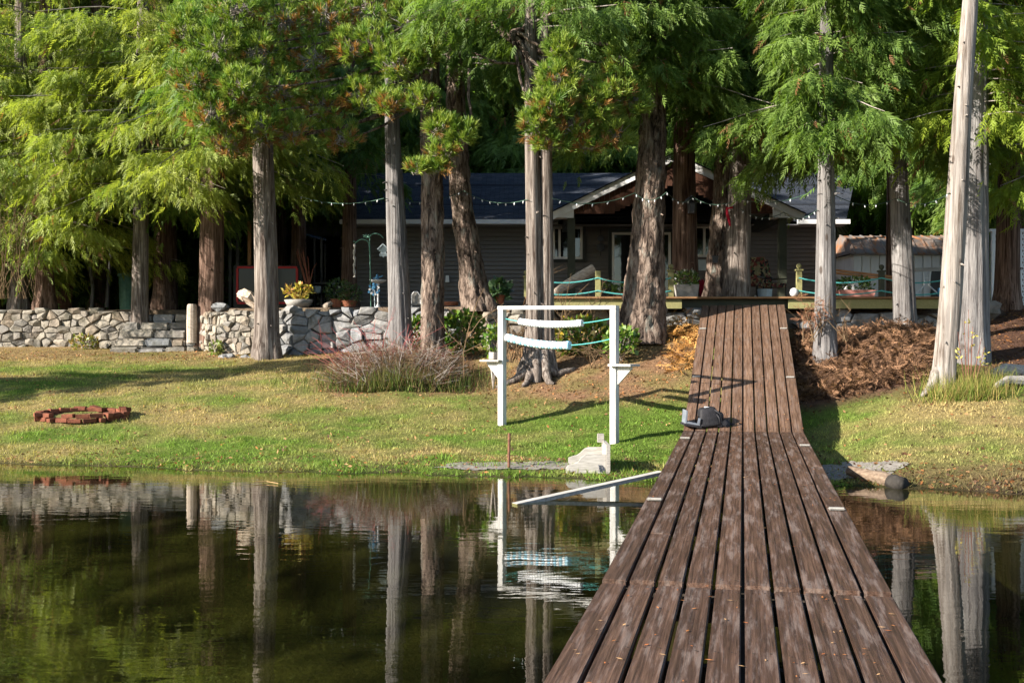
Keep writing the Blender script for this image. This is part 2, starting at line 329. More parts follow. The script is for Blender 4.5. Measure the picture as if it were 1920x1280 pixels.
def gz(X, Y, noise=True):
    X = np.atleast_1d(np.asarray(X, float)); Y = np.atleast_1d(np.asarray(Y, float))
    px = 960 + X/np.maximum(Y, 5)*F
    zs = np.array([np.interp(Y, [0]+[a for a, b in c], [c[0][1]-.5]+[b for a, b in c]) for _, c in COLS])
    pc = np.array([c[0] for c in COLS], float); p = np.clip(px, pc[0], pc[-1])
    i = np.clip(np.searchsorted(pc, p)-1, 0, len(pc)-2); t = (p-pc[i])/(pc[i+1]-pc[i])
    k = np.arange(len(X)); z = zs[i, k]*(1-t)+zs[i+1, k]*t
    wy = wallY(px); up = sm(0.12, .35, Y-wy)
    z = z*(1-up) + np.maximum(z, TOPZ)*up
    z = z*(1-sm(28, 32, Y)) + 2.8*sm(28, 32, Y)
    if noise: z = z + (fbm(X*1.3, Y*1.3)-.5)*.10*sm(10, 16, Y)*(1-up) + (vn(X*5, Y*5)-.5)*.02
    return z
def g1(X, Y): return float(gz(X, Y)[0])
def duff(X, Y):
    """0 lawn .. 1 needle litter, by place"""
    px = 960+X/np.maximum(Y, 5)*F; n_ = (fbm(X*.9+3, Y*.9)-.5)
    a = sm(860, 960, px)*(1-sm(1300, 1340, px))*sm(18.6, 20.6, Y+n_*3.2)*(.62+.38*sm(.35, .6, fbm(X*1.7, Y*1.7+4)))
    b = sm(1470, 1490, px)*(1-sm(1740, 1790, px))*sm(17.9, 18.9, Y+n_*1.2)
    c = sm(1780, 1870, px)*sm(17.6, 18.8, Y+n_*1.5)
    d = sm(560, 640, px)*(1-sm(880, 920, px))*sm(20.2, 21.5, Y+n_*2)
    e = sm(1560, 1640, px)*(1-sm(13.6, 14.9, Y+n_*1.2))*.6
    f = (1-sm(300, 800, px))*sm(24.0, 26.0, Y+n_*1.5)*.5
    return np.clip(np.maximum.reduce([a, b, c, d, e, f]), 0, 1)
def green(X, Y):
    px = 960+X/np.maximum(Y, 5)*F; n_ = fbm(X*.55+11, Y*.8+5)
    g = .55 + (n_-.5)*2.2 + (fbm(X*3, Y*3)-.5)*.9
    g += .55*np.exp(-(((px-1560)/130)**2+((Y-18.0)/.9)**2)) + .5*np.exp(-(((px-1230)/110)**2+((Y-18.0)/1.1)**2))
    g -= .35*sm(1600, 1700, px)*sm(13, 15, Y)*(1-sm(17.2, 18.3, Y))
    g += .12*(1-sm(16.5, 18, Y))
    g += .2*sm(900, 1150, px)*(1-sm(1250, 1400, px))*(1-sm(18, 19, Y))
    g -= .25*sm(20, 23, Y)
    return np.clip(g, 0, 1)
def groundcol(X, Y, Z=None, blade=False):
    X = np.asarray(X); g = green(X, Y)[:, None]; d = duff(X, Y)[:, None]
    tan = np.array([.36, .285, .125]); grn = np.array([.135, .215, .036]); c = tan*(1-g)+grn*g
    if not blade: c = c*.62
    px = 960+X/np.maximum(Y, 5)*F
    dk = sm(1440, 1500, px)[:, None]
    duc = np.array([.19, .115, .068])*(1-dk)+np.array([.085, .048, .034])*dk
    v = (.65+.7*fbm(X*6, np.asarray(Y)*6))[:, None]
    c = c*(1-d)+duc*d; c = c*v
    if Z is not None:
        wet = (1-sm(-.03, .07, Z))[:, None]; mud = np.array([.020, .0195, .008])*(.1+1.0*sm(.35, .65, fbm(X*1.6, np.asarray(Y)*1.6))+1.0*sm(.5, .65, vn(X*3.7, np.asarray(Y)*3.7)))[:, None]
        shore = (sm(-.02, .03, Z)*(1-sm(.04, .16, Z)))[:, None]*(.75*sm(.45, .6, fbm(X*2.2+9, np.asarray(Y)*3))[:, None])
        c = c*(1-wet)+mud*wet; c = c*(1-shore)+np.array([.09, .062, .042])*shore
        top = sm(0, .3, np.asarray(Y)-wallY(px)-.1)[:, None]
        c = c*(1-top)+np.array([.13, .10, .075])*top*v+c*0
    return c
xs = np.concatenate([np.linspace(-200, -26, 24)[:-1], np.arange(-26, 26, .22), np.linspace(26, 200, 24)])
ys = np.concatenate([np.linspace(-60, 6, 30)[:-1], np.arange(6, 12, .3), np.arange(12, 30, .14), np.linspace(30, 300, 50)])
GX, GY = np.meshgrid(xs, ys); gx = GX.ravel(); gy = GY.ravel(); gzv = gz(gx, gy)
gzv = np.where(gy < 6, np.minimum(gzv, -.9), gzv)
nx, ny = len(xs), len(ys); ii = (np.arange(ny-1)[:, None]*nx+np.arange(nx-1)[None, :]).ravel()
gf = np.stack([ii, ii+1, ii+nx+1, ii+nx], 1)
n = NT('lawn_and_soil'); a = n.node('ShaderNodeAttribute'); a.attribute_name = 'Col'
c = n.mix(.7, a.outputs['Color'], n.ramp(n.noise(n.coord(), 14, 6, .7), [(.3, (.45, .43, .40)), (.7, (1.45, 1.4, 1.3))]), 'MULTIPLY'); n.col(c)
n.bump(n.noise(n.coord(), 22, 6, .7), .9, .05); M_ground = n.set(.95, .08)
go = part('ground', np.stack([gx, gy, gzv], 1), gf, M_ground, None, True, groundcol(gx, gy, gzv)); tag(go, 'grassy lawn bank sloping down to the pond', None, None, 'structure')

# water
n = NT('pond_water'); n.n.remove(n.b)
gl = n.node('ShaderNodeBsdfGlossy'); gl.inputs['Roughness'].default_value = .012; gl.inputs['Color'].default_value = (.97, .97, .97, 1)
tr = n.node('ShaderNodeBsdfTransparent'); tr.inputs['Color'].default_value = (.70, .72, .48, 1)
geo = n.node('ShaderNodeNewGeometry'); dt_ = n.node('ShaderNodeVectorMath', operation='DOT_PRODUCT'); n.l.new(geo.outputs['Incoming'], dt_.inputs[0]); fres = n.math('ADD', .022, n.math('MULTIPLY', n.math('POWER', n.math('SUBTRACT', 1.0, n.math('ABSOLUTE', dt_.outputs['Value'])), 4.6), .98)); mx = n.node('ShaderNodeMixShader')
bp = n.node('ShaderNodeBump'); bp.inputs['Strength'].default_value = 1.0; bp.inputs['Distance'].default_value = .0021
h1 = n.noise(n.coord((1.1, 3.4, 1)), 1.7, 2, .5, .6); h2 = n.noise(n.coord((2.2, 6.5, 1)), 2.2, 3, .6, .3)
cal = n.noise(n.coord((.16, .26, 1)), 1.0, 2)
h = n.math('ADD', n.math('MULTIPLY', h1, .9), n.math('MULTIPLY', h2, .14)); h = n.math('MULTIPLY', h, n.ramp(cal, [(.35, (.45,)*3), (.65, (.85,)*3)]))
n.l.new(h, bp.inputs['Height'])
n.l.new(bp.outputs[0], gl.inputs['Normal']); n.l.new(bp.outputs[0], dt_.inputs[1])
n.l.new(fres, mx.inputs[0]); n.l.new(tr.outputs[0], mx.inputs[1]); n.l.new(gl.outputs[0], mx.inputs[2]); n.l.new(mx.outputs[0], n.out.inputs['Surface'])
wo = part('water', [(-400, -400, 0), (400, -400, 0), (400, 17.5, 0), (-400, 17.5, 0)], [(0, 1, 2, 3)], n.m); tag(wo, 'still dark green pond water with reflections', None, None, 'structure')

# ---------------------------------------------------------------- dock (three runs of ten planks)
A = math.atan2(433, F); U = Vector((math.sin(A), math.cos(A), 0)); N = Vector((math.cos(A), -math.sin(A), 0)); WD = 1.80
def dock_run(name, label, s0, z0, s1, z1, mat, joints, extra=0):
    a = U*s0+Vector((0, 0, z0)); b = U*s1+Vector((0, 0, z1)); d = (b-a); L = d.length; d.normalize()
    up = N.cross(d).normalized(); root = thing(name, label, 'dock', (a.x, a.y, a.z-.2))
    pitch = WD/10; pw = pitch-.020
    rot = Matrix((N, d, up)).transposed()
    for i in range(10):
        off = N*(-WD/2+pitch*(i+.5)); cuts = [0]+[c for c in joints.get(i, [])]+[1]
        for c0, c1 in zip(cuts[:-1], cuts[1:]):
            l = (c1-c0)*L-.008; me = bevel_box('plank', (pw*random.uniform(.985, 1.01), l, .05), .007, 2)
            me.materials.append(mat); o = share('plank', me, root, a+d*((c0+c1)/2*L)+off+up*(-.025+random.uniform(-.004, .004)), rot)
    for sgn in (-.8, 0, .8):
        m = MB(); p0 = a+N*sgn*WD/2-up*.13; p1 = b+N*sgn*WD/2-up*.13; m.bar(p0, p1, .09, .15); m.build('stringer', M_under, root)
    k = int(L/1.2)
    for j in range(k+1):
        c = a+d*(L*(j+.08)/(k+.16))-up*.128; m = MB(); m.bar(c-N*(WD/2-.03), c+N*(WD/2-.03), .06, .12); m.build('crosspiece', M_under, root)
    m = MB(); n6 = [(math.cos(q*1.0472), math.sin(q*1.0472)) for q in range(6)]
    for i in range(10):
        for j in range(k+1):
            for sg in (-.045, .045):
                c = a+d*(L*(j+.08)/(k+.16)+random.uniform(-.012, .012))+N*(-WD/2+pitch*(i+.5)+sg+random.uniform(-.008, .008))+up*.0055
                m.add([c+N*(x*.0065)+d*(y*.0065) for x, y in n6], [tuple(range(6))])
    o = m.build('nail_heads', M_under, root); o['kind'] = 'stuff'
    return root, a, d, up, L
sY = lambda Y: Y/math.cos(A)
near = dock_run('floating_dock', 'nearest run of dark wet planks floating on the pond', -2.5, .30, sY(6.66), .305, M_dock, {1: [.78], 7: [.35]})
mid = dock_run('dock_walkway', 'middle run of dark planks from the water to the lawn', sY(6.695), .322, sY(16.1), .495, M_dock, {1: [.16, .62], 2: [.5], 3: [.72], 4: [.6], 6: [.66], 7: [.38], 8: [.45, .8], 5: [.85], 9: [.6]})
ramp = dock_run('dock_ramp', 'sloping brown plank ramp rising to the house deck', sY(16.13), .497, sY(23.5), 2.655, M_ramp, {})
me = bevel_box('deck_marker', (.145, .055, .022), .010, 2); me.materials.append(M_conc)
def marker(run, side, Y):
    root, a, d, up, L = run; s = (Y/math.cos(A) - math.hypot(a.x, a.y)*(1 if a.y > 0 else -1))/max(1e-6, math.hypot(d.x, d.y))
    share('deck_marker', me, root, a+d*s+N*side*(WD/2-.10)+up*.017, Matrix((N, d, up)).transposed())
for sd_, Y in ((-1, 9.7), (1, 9.5), (-1, 14.9), (1, 14.3)): marker(mid, sd_, Y)
for sd_, Y in ((-1, 18.6), (1, 18.6), (-1, 21.6), (1, 21.6)): marker(ramp, sd_, Y)
for pxp, Yp in ((1330, 15.6), (1455, 15.4), (1270, 8.2), (1515, 8.1), (1310, 12), (1470, 11.9)):
    m = MB(); m.tube([(XP(pxp, Yp), Yp, -1.0), (XP(pxp, Yp), Yp, .24)], .07, 10)
    m.build('pile', M_under, mid[0])

# ---------------------------------------------------------------- foliage templates and trees
def frond(n, seed, blade=.42, wid=.052, up=False):
    """flat feathery spray along -Z, unit length; returns quads (diamond blades)"""
    r = np.random.default_rng(seed); V = []
    for i in range(n):
        t = (i+.5)/n; s = 1 if i % 2 else -1; L = blade*(1-.55*t)*r.uniform(.75, 1.25); w_ = wid*(1-.35*t)
        p = np.array([0, .22*t*t, -t]); dirv = np.array([s*.66*(1-.3*t), .14*r.normal(), -.85-.15*t]); dirv /= np.linalg.norm(dirv)
        side = np.cross(dirv, [0, 1, .2*r.normal()]); side /= np.linalg.norm(side)
        V += [p-side*w_, p+side*w_+dirv*L*.12, p+dirv*L]
    p = np.array([0, .22, -1.]); V += [p*.72-[.05, 0, 0], p*.72+[.05, 0, 0], p*1.15]
    return np.array(V)
FR = [frond(9, 40+i) for i in range(8)]
def scatter(pos, axis, size, cols, temps=FR, roll=None, jit=.12, k3=None):
    kk = 3 if temps is FR else 4
    """place frond templates: axis = direction of the frond's -Z. returns V, quads, colours"""
    n_ = len(pos); axis = axis/np.linalg.norm(axis, axis=1, keepdims=True); zz = -axis
    ref = RNG.normal(size=(n_, 3)) if roll is None else roll
    xx = np.cross(ref, zz); xx /= np.linalg.norm(xx, axis=1, keepdims=True)+1e-9; yy = np.cross(zz, xx)
    Vs, Cs = [], []; pick = RNG.integers(0, len(temps), n_)
    for k, T in enumerate(temps):
        q = np.where(pick == k)[0]
        if not len(q): continue
        v = pos[q, None, :] + size[q, None, None]*(T[None, :, 0:1]*xx[q, None, :]+T[None, :, 1:2]*yy[q, None, :]+T[None, :, 2:3]*zz[q, None, :])
        Vs.append(v.reshape(-1, 3)); c = np.repeat(cols[q][:, None, :], len(T)//kk, 1)
        c = c*(1+RNG.uniform(-jit, jit, c.shape[:2]+(1,))*1.5); Cs.append(np.repeat(c, kk, 1).reshape(-1, 3))
    V = np.concatenate(Vs); return V, np.arange(len(V)).reshape(-1, kk), np.concatenate(Cs)
def trunk_mesh(P, r, kind, seg=40, step=.14, flare=.5, seed=0):
    """P list of Vector from base up, r radii; returns V,F"""
    P = np.array([tuple(p) for p in P]); z = np.concatenate([np.arange(P[0, 2], min(11.5, P[-1, 2]), step), np.arange(min(11.5, P[-1, 2]), P[-1, 2]+.01, 1.2)])
    cx = np.interp(z, P[:, 2], P[:, 0]); cy = np.interp(z, P[:, 2], P[:, 1]); rr = np.interp(z, P[:, 2], r)
    k = np.ones(5)/5
    cx = np.convolve(np.pad(cx, 2, 'edge'), k, 'valid'); rr = np.convolve(np.pad(rr, 2, 'edge'), k, 'valid')
    th = np.linspace(0, 2*np.pi, seg, endpoint=False); TH, Z = np.meshgrid(th, z); RR = rr[:, None]*np.ones_like(TH); hh = Z-P[0, 2]
    ph = seed*1.7
    RR *= 1+flare*np.exp(-np.maximum(hh-.3, 0)/.30)*(.55+.45*np.cos(5*TH+ph)*np.exp(-hh/2))
    a, b = np.cos(TH)*3+seed*9, np.sin(TH)*3+Z*.35
    if kind == 'fir':
        q = fbm(TH*9/np.pi*1.6+seed+.9*vn(TH*2, Z*1.5), Z*2.4); RR *= 1+.26*(np.abs(q-.5)*2.2-.25)
        RR *= 1+.06*(vn(TH*3, Z*1.3)-.5)
    else:
        q = vn(TH*14/np.pi*2+1.6*vn(a, Z*.4)+seed, Z*.45+seed); RR *= 1+.13*(q-.5)+.05*(vn(a, b)-.5)*2+.03*(vn(TH*30/np.pi*2+seed, Z*.8)-.5)
    RR[:, -1] = RR[:, -1]
    V = np.stack([cx[:, None]+RR*np.cos(TH), cy[:, None]+RR*np.sin(TH), Z], 2).reshape(-1, 3)
    m_, s_ = len(z), seg; i = np.arange(m_-1)[:, None]*s_; j = np.arange(s_)[None, :]; j2 = (j+1) % s_
    Fq = np.stack([i+j, i+j2, i+s_+j2, i+s_+j], 2).reshape(-1, 4)
    return V, Fq
GREENS = {'sun': ((.125, .185, .033), (.285, .32, .06)), 'mid': ((.07, .135, .026), (.15, .22, .042)), 'dark': ((.045, .10, .022), (.10, .17, .033)), 'lime': ((.11, .18, .022), (.23, .29, .03))}  # leaf tones per tree; sunlit and shaded light is put into the colour
def cedar_crown(cpath, zlo, zhi, L0, nb, per, hue, seed, droop=.55, Lz=None, front=True, size=(.17, .42)):
    r = np.random.default_rng(seed); P, Ax, Sz, Cc = [], [], [], []; limbs = MB(); c1, c2 = map(np.array, GREENS[hue])
    for b in range(nb):
        q = (b+r.random())/nb; zv = max(zlo+1.5, 10.6); z0 = zlo+(min(zv, zhi)-zlo)*(q/.84) if q < .84 else zv+(zhi-zv)*(q-.84)/.16
        q = (z0-zlo)/(zhi-zlo); az = r.uniform(0, 2*np.pi)
        if front and math.sin(az) > .35 and r.random() < .62: az = -az
        L = L0*(1-.60*q)*r.uniform(.6, 1.15); cx, cy = cpath(z0); d = np.array([math.cos(az), math.sin(az), 0]); sd2 = np.array([-d[1], d[0], 0])
        dr = droop*r.uniform(.7, 1.3)
        f = lambda t: np.array([cx, cy, z0])[None, :]+np.atleast_1d(t)[:, None]*d*L+np.array([0, 0, 1.])*((.22*np.atleast_1d(t)-dr*np.atleast_1d(t)**2+.30*dr*np.atleast_1d(t)**4)*L)[:, None]
        tt = np.linspace(0, 1, 6); limbs.tube(f(tt), [max(.005, .022*(1-.8*x)*L/2.5) for x in tt], 4, False)
        n_ = int(per*2.7*(.5+.5*L/L0)); t = np.sqrt(r.uniform(.06, 1, n_)); base = f(t)
        lat = r.normal(size=n_)*(.10+.20*(1-t))*L*.75
        pos = base+sd2*lat[:, None]; pos[:, 2] -= np.abs(lat)*.35+r.exponential(.16, n_)
        ax = np.stack([d[0]*.45+sd2[0]*np.sign(lat)*.30+r.normal(size=n_)*.22, d[1]*.45+sd2[1]*np.sign(lat)*.30+r.normal(size=n_)*.22, -.95+.35*r.random(n_)], 1)
        P.append(pos); Ax.append(ax); Sz.append(r.uniform(size[0], size[1], n_))
        tint = r.uniform(0, 1)
        mixv = np.clip(tint*.6+r.random(n_)*.5, 0, 1)[:, None]; c = c1*(1-mixv)+c2*mixv
        br = r.random(n_) < .018; c[br] = [.20, .105, .045]; Cc.append(c)
    return np.concatenate(P), np.concatenate(Ax), np.concatenate(Sz), np.concatenate(Cc), limbs
NTRI = [0]
def tree(name, label, Y, pts, barkm, kind='cedar', crown=None, group=None, top=15.0, seed=1, flare=.5, extra_trunks=()):
    """pts: (px, py, width px) from the foot up at depth Y"""
    stems = [pts]+list(extra_trunks); root = None
    for si, pp in enumerate(stems):
        P = [W(a, b, Y) for a, b, c in pp]; r = [c/2/F*Y for a, b, c in pp]
        P[0].z = g1(P[0].x, Y)-.12 if P[0].z > g1(P[0].x, Y)-.5 else P[0].z
        dx = (P[-1].x-P[-2].x)/(P[-1].z-P[-2].z)
        if crown is not None: P.append(Vector((P[-1].x+dx*.5*(top-P[-1].z), Y, top))); r.append(.05)
        if root is None:
            root = thing(name, label, 'tree', (P[0].x, Y, P[0].z+.12), group); main = (P, r)
        V, Fq = trunk_mesh(P, r, kind, 56 if kind == 'fir' else 44, .09 if kind == 'fir' else .13, flare, seed+si)
        part('trunk', V, Fq, barkm, root, True)
    Pm, rm = main; zz_ = np.array([p.z for p in Pm]); sb = MB(); rs = random.Random(seed*13)
    for k in range(12):
        z = rs.uniform(zz_[0]+.8, min(zz_[-1], 9.5)); x = float(np.interp(z, zz_, [p.x for p in Pm])); r0 = float(np.interp(z, zz_, rm)); a = rs.uniform(-2.8, -.3); d = Vector((math.cos(a), math.sin(a), rs.uniform(-.3, .3))); l = rs.uniform(.03, .14)
        q0 = Vector((x, Y, z))+d*r0*.9; sb.tube([q0, q0+d*l*.6, q0+d*l+Vector((0, 0, -.02))], [.022, .014, .006], 5)
    o = sb.build('branch_stubs', barkm, root); o['kind'] = 'stuff'
    if crown:
        P = np.array([tuple(p) for p in main[0]]); cp = lambda z: (float(np.interp(z, P[:, 2], P[:, 0])), float(np.interp(z, P[:, 2], P[:, 1])))
        zlo = ZP(crown['lo'], Y); k = dict(crown); k.pop('lo'); k.setdefault('zhi', top); hz = k.pop('zhi')
        pos, ax, sz, cc, limbs = cedar_crown(cp, zlo, hz, k.pop('L'), k.pop('nb'), k.pop('per'), k.pop('hue'), seed, **k)
        V, Fq, C = scatter(pos, ax, sz, cc); NTRI[0] += len(Fq)
        part('crown', V, Fq, M_leaf, root, False, C); limbs.build('limbs', M_twig, root)
    return root
T = tree
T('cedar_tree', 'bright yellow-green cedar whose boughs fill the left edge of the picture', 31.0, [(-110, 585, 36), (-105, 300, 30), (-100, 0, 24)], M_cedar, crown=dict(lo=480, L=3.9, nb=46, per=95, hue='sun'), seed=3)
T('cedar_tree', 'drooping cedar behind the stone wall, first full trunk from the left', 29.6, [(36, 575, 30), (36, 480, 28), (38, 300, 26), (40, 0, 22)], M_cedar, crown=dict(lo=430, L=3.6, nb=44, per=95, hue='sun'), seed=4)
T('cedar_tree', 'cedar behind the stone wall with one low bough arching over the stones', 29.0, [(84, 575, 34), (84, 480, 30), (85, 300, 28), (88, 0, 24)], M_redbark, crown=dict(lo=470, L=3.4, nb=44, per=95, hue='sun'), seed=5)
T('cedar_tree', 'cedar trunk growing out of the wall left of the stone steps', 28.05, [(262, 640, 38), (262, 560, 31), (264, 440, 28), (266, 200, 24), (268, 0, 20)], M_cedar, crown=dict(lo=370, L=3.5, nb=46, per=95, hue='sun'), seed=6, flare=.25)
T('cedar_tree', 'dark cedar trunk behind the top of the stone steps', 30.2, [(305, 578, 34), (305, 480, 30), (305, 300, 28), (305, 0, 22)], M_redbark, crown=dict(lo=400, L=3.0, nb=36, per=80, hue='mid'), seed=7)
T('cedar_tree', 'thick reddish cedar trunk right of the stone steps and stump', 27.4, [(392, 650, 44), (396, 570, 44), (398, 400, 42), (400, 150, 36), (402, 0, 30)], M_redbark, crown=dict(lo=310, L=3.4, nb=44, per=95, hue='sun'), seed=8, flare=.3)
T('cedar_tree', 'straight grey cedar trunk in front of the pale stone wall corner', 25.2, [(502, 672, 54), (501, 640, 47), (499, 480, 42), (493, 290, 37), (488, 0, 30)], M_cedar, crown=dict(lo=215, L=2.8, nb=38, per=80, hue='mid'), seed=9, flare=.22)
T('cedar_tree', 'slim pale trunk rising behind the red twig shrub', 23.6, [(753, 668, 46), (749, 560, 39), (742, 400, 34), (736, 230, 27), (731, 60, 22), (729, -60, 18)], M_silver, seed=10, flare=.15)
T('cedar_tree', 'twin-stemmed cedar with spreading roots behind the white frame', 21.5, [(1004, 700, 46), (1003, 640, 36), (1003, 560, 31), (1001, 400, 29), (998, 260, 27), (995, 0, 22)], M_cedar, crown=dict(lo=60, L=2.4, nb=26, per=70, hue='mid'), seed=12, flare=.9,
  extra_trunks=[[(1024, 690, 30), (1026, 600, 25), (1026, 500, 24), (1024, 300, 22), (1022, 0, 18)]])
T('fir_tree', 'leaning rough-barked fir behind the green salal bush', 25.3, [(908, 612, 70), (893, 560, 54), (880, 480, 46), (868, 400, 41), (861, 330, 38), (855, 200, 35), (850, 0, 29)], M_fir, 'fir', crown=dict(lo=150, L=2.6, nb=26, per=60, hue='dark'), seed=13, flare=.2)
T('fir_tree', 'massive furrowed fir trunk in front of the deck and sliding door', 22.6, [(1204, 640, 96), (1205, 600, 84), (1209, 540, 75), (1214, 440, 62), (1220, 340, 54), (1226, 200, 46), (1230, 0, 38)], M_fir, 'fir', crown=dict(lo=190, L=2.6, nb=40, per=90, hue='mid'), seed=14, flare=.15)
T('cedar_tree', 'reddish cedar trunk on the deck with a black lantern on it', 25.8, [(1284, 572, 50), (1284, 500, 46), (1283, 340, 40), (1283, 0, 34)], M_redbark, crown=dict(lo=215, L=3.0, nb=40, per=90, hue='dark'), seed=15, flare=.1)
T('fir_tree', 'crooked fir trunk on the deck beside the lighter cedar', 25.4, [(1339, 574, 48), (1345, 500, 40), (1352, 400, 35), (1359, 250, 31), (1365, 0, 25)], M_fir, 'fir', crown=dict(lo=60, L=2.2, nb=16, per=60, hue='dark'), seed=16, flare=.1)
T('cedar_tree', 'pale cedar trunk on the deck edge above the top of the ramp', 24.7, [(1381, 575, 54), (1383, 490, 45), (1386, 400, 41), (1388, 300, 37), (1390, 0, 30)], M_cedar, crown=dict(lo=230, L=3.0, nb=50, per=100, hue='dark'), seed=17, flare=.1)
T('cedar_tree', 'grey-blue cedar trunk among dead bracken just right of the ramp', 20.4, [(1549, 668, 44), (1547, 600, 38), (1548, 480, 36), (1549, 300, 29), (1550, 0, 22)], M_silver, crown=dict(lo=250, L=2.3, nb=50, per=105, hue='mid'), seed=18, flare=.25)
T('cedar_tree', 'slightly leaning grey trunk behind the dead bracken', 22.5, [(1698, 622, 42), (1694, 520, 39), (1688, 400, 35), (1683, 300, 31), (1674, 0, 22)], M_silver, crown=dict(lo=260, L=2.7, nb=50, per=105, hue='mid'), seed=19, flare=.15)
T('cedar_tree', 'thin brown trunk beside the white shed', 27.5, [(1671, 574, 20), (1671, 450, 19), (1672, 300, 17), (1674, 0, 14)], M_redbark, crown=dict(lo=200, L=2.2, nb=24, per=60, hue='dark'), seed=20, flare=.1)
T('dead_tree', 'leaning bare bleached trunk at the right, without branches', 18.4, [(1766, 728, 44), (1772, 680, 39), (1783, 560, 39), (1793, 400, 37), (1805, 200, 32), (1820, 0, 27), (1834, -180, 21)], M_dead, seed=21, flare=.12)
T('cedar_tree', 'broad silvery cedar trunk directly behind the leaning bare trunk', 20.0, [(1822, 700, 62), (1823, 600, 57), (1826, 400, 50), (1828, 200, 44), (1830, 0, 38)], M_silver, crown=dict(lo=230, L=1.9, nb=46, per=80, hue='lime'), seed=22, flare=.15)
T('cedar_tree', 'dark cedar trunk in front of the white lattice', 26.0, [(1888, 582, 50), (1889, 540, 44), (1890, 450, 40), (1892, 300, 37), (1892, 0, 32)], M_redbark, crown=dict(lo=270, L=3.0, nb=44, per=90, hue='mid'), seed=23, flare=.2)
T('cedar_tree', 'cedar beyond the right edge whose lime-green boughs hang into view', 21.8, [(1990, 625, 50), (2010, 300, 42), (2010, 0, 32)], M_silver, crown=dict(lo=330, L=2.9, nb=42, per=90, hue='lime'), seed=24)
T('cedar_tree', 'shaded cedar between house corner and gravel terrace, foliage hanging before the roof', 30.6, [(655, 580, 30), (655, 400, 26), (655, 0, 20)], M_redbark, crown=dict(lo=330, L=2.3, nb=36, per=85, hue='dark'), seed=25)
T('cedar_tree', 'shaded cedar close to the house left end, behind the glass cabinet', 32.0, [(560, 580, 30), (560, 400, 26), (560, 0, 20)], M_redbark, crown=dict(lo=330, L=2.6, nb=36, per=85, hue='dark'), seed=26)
# roots of the twin cedar
tw = [o for o in COL.objects if o.get('label', '').startswith('twin-stemmed')][0]
def root_tube(P, r0, r1):
    m = MB(); P = [Vector((W(a, 640, Y).x, Y, 0)) for a, Y in P]; k = len(P)
    for i, p in enumerate(P): p.z = g1(p.x, p.y)+.10*(1-i/(k-1))**2+.02
    P[0].z += .35; P[1].z += .08
    m.tube(P, [r0+(r1-r0)*i/(k-1) for i in range(k)], 10); m.build('root', M_cedar, tw, True)
root_tube([(998, 21.5), (985, 21.35), (968, 21.2), (950, 21.1), (930, 21.0)], .15, .03)
root_tube([(1010, 21.5), (1028, 21.3), (1046, 21.3), (1066, 21.4), (1082, 21.5)], .15, .03)
root_tube([(1003, 21.45), (996, 21.2), (988, 21.0), (980, 20.8)], .14, .03)
root_tube([(1018, 21.4), (1024, 21.15), (1030, 20.95), (1040, 20.85)], .14, .03)
dt = [o for o in COL.objects if o.get('label', '').startswith('leaning bare')][0]
m = MB(); m.tube([W(1768, 668, 18.42), W(1757, 700, 18.36), W(1749, 720, 18.28), W(1738, 733, 18.2), W(1728, 742, 18.1)], [.05, .11, .09, .06, .03], 10); m.build('root', M_dead, dt, True)

# pine: explicit clumps of needle tufts
def tuftT(seed, n=22):
    r = np.random.default_rng(seed); V = []
    for i in range(n):
        d = np.array([r.normal()*.55, r.normal()*.55, -1.0-.3*r.random()*(-1 if i % 5 == 0 else 1)]); d /= np.linalg.norm(d)
        p0 = np.array([0, 0, -.55*r.random()]); s = np.cross(d, r.normal(size=3)); s /= np.linalg.norm(s); L = r.uniform(.55, .95)
        V += [p0-s*.042, p0+s*.042, p0+d*L+s*.016, p0+d*L-s*.016]
    return np.array(V)
TU = [tuftT(70+i) for i in range(4)]
PY = 23.2
pine = tree('pine_tree', 'big pine with rough bark, orange needles and low clumped branches', PY, [(811, 672, 46), (811, 560, 42), (811, 400, 41), (808, 250, 38), (805, 0, 30), (803, -200, 22)], M_fir, 'fir', seed=30, flare=.1)
def pine_crown(blobs, limbs_from, twn=.5):
    P, Ax, Sz, Cc = [], [], [], []; m = MB(); tw_ = MB()
    for (px, py, dy, rx, ry, n_, br) in blobs:
        c = np.array(W(px, py, PY+dy)); rX = rx/F*(PY+dy); rZ = ry/F*(PY+dy)
        u = RNG.normal(size=(n_, 3)); u /= np.linalg.norm(u, axis=1, keepdims=True); rad = RNG.uniform(.25, 1, n_)[:, None]**.5
        pos = c+u*rad*np.array([rX, rX*.75, rZ]); ax = u*.6+np.array([0, -.25, .75])+RNG.normal(size=(n_, 3))*.25
        P.append(pos); Ax.append(ax); Sz.append(RNG.uniform(.14, .22, n_))
        g = RNG.random((n_, 1)); col = np.array([.08, .165, .022])*(1-g)+np.array([.26, .32, .055])*g
        inner = (u[:, 2]*rad[:, 0] < .15) & (RNG.random(n_) < br*.5); col[inner] = np.array([.36, .19, .06])*RNG.uniform(.5, 1.1, (inner.sum(), 1))
        Cc.append(col)
        for k in np.where(RNG.random(n_) < twn)[0]:
            a = c+(pos[k]-c)*.1+RNG.normal(size=3)*.06; b = pos[k]; q = (a+b)/2-[0, 0, .07]
            tw_.tube([a, q, b], [.009, .007, .004], 3, False)
        a = Vector(limbs_from(px, py)); b = Vector(c)
        mid_ = (a+b)/2+Vector((random.uniform(-.1, .1), 0, -.12+random.uniform(-.1, .15)))
        m.tube([a, (a+mid_)/2+Vector((0, 0, .06)), mid_, (mid_+b)/2-Vector((0, 0, .05)), b], [.05, .04, .03, .022, .012], 6, False)
    V, Fq, C = scatter(np.concatenate(P), np.concatenate(Ax), np.concatenate(Sz), np.concatenate(Cc), TU)
    part('crown', V, Fq, M_needle, pine, False, C); m.build('limbs', M_fir, pine, True); tw_.build('twigs', M_twig, pine)
bl = []
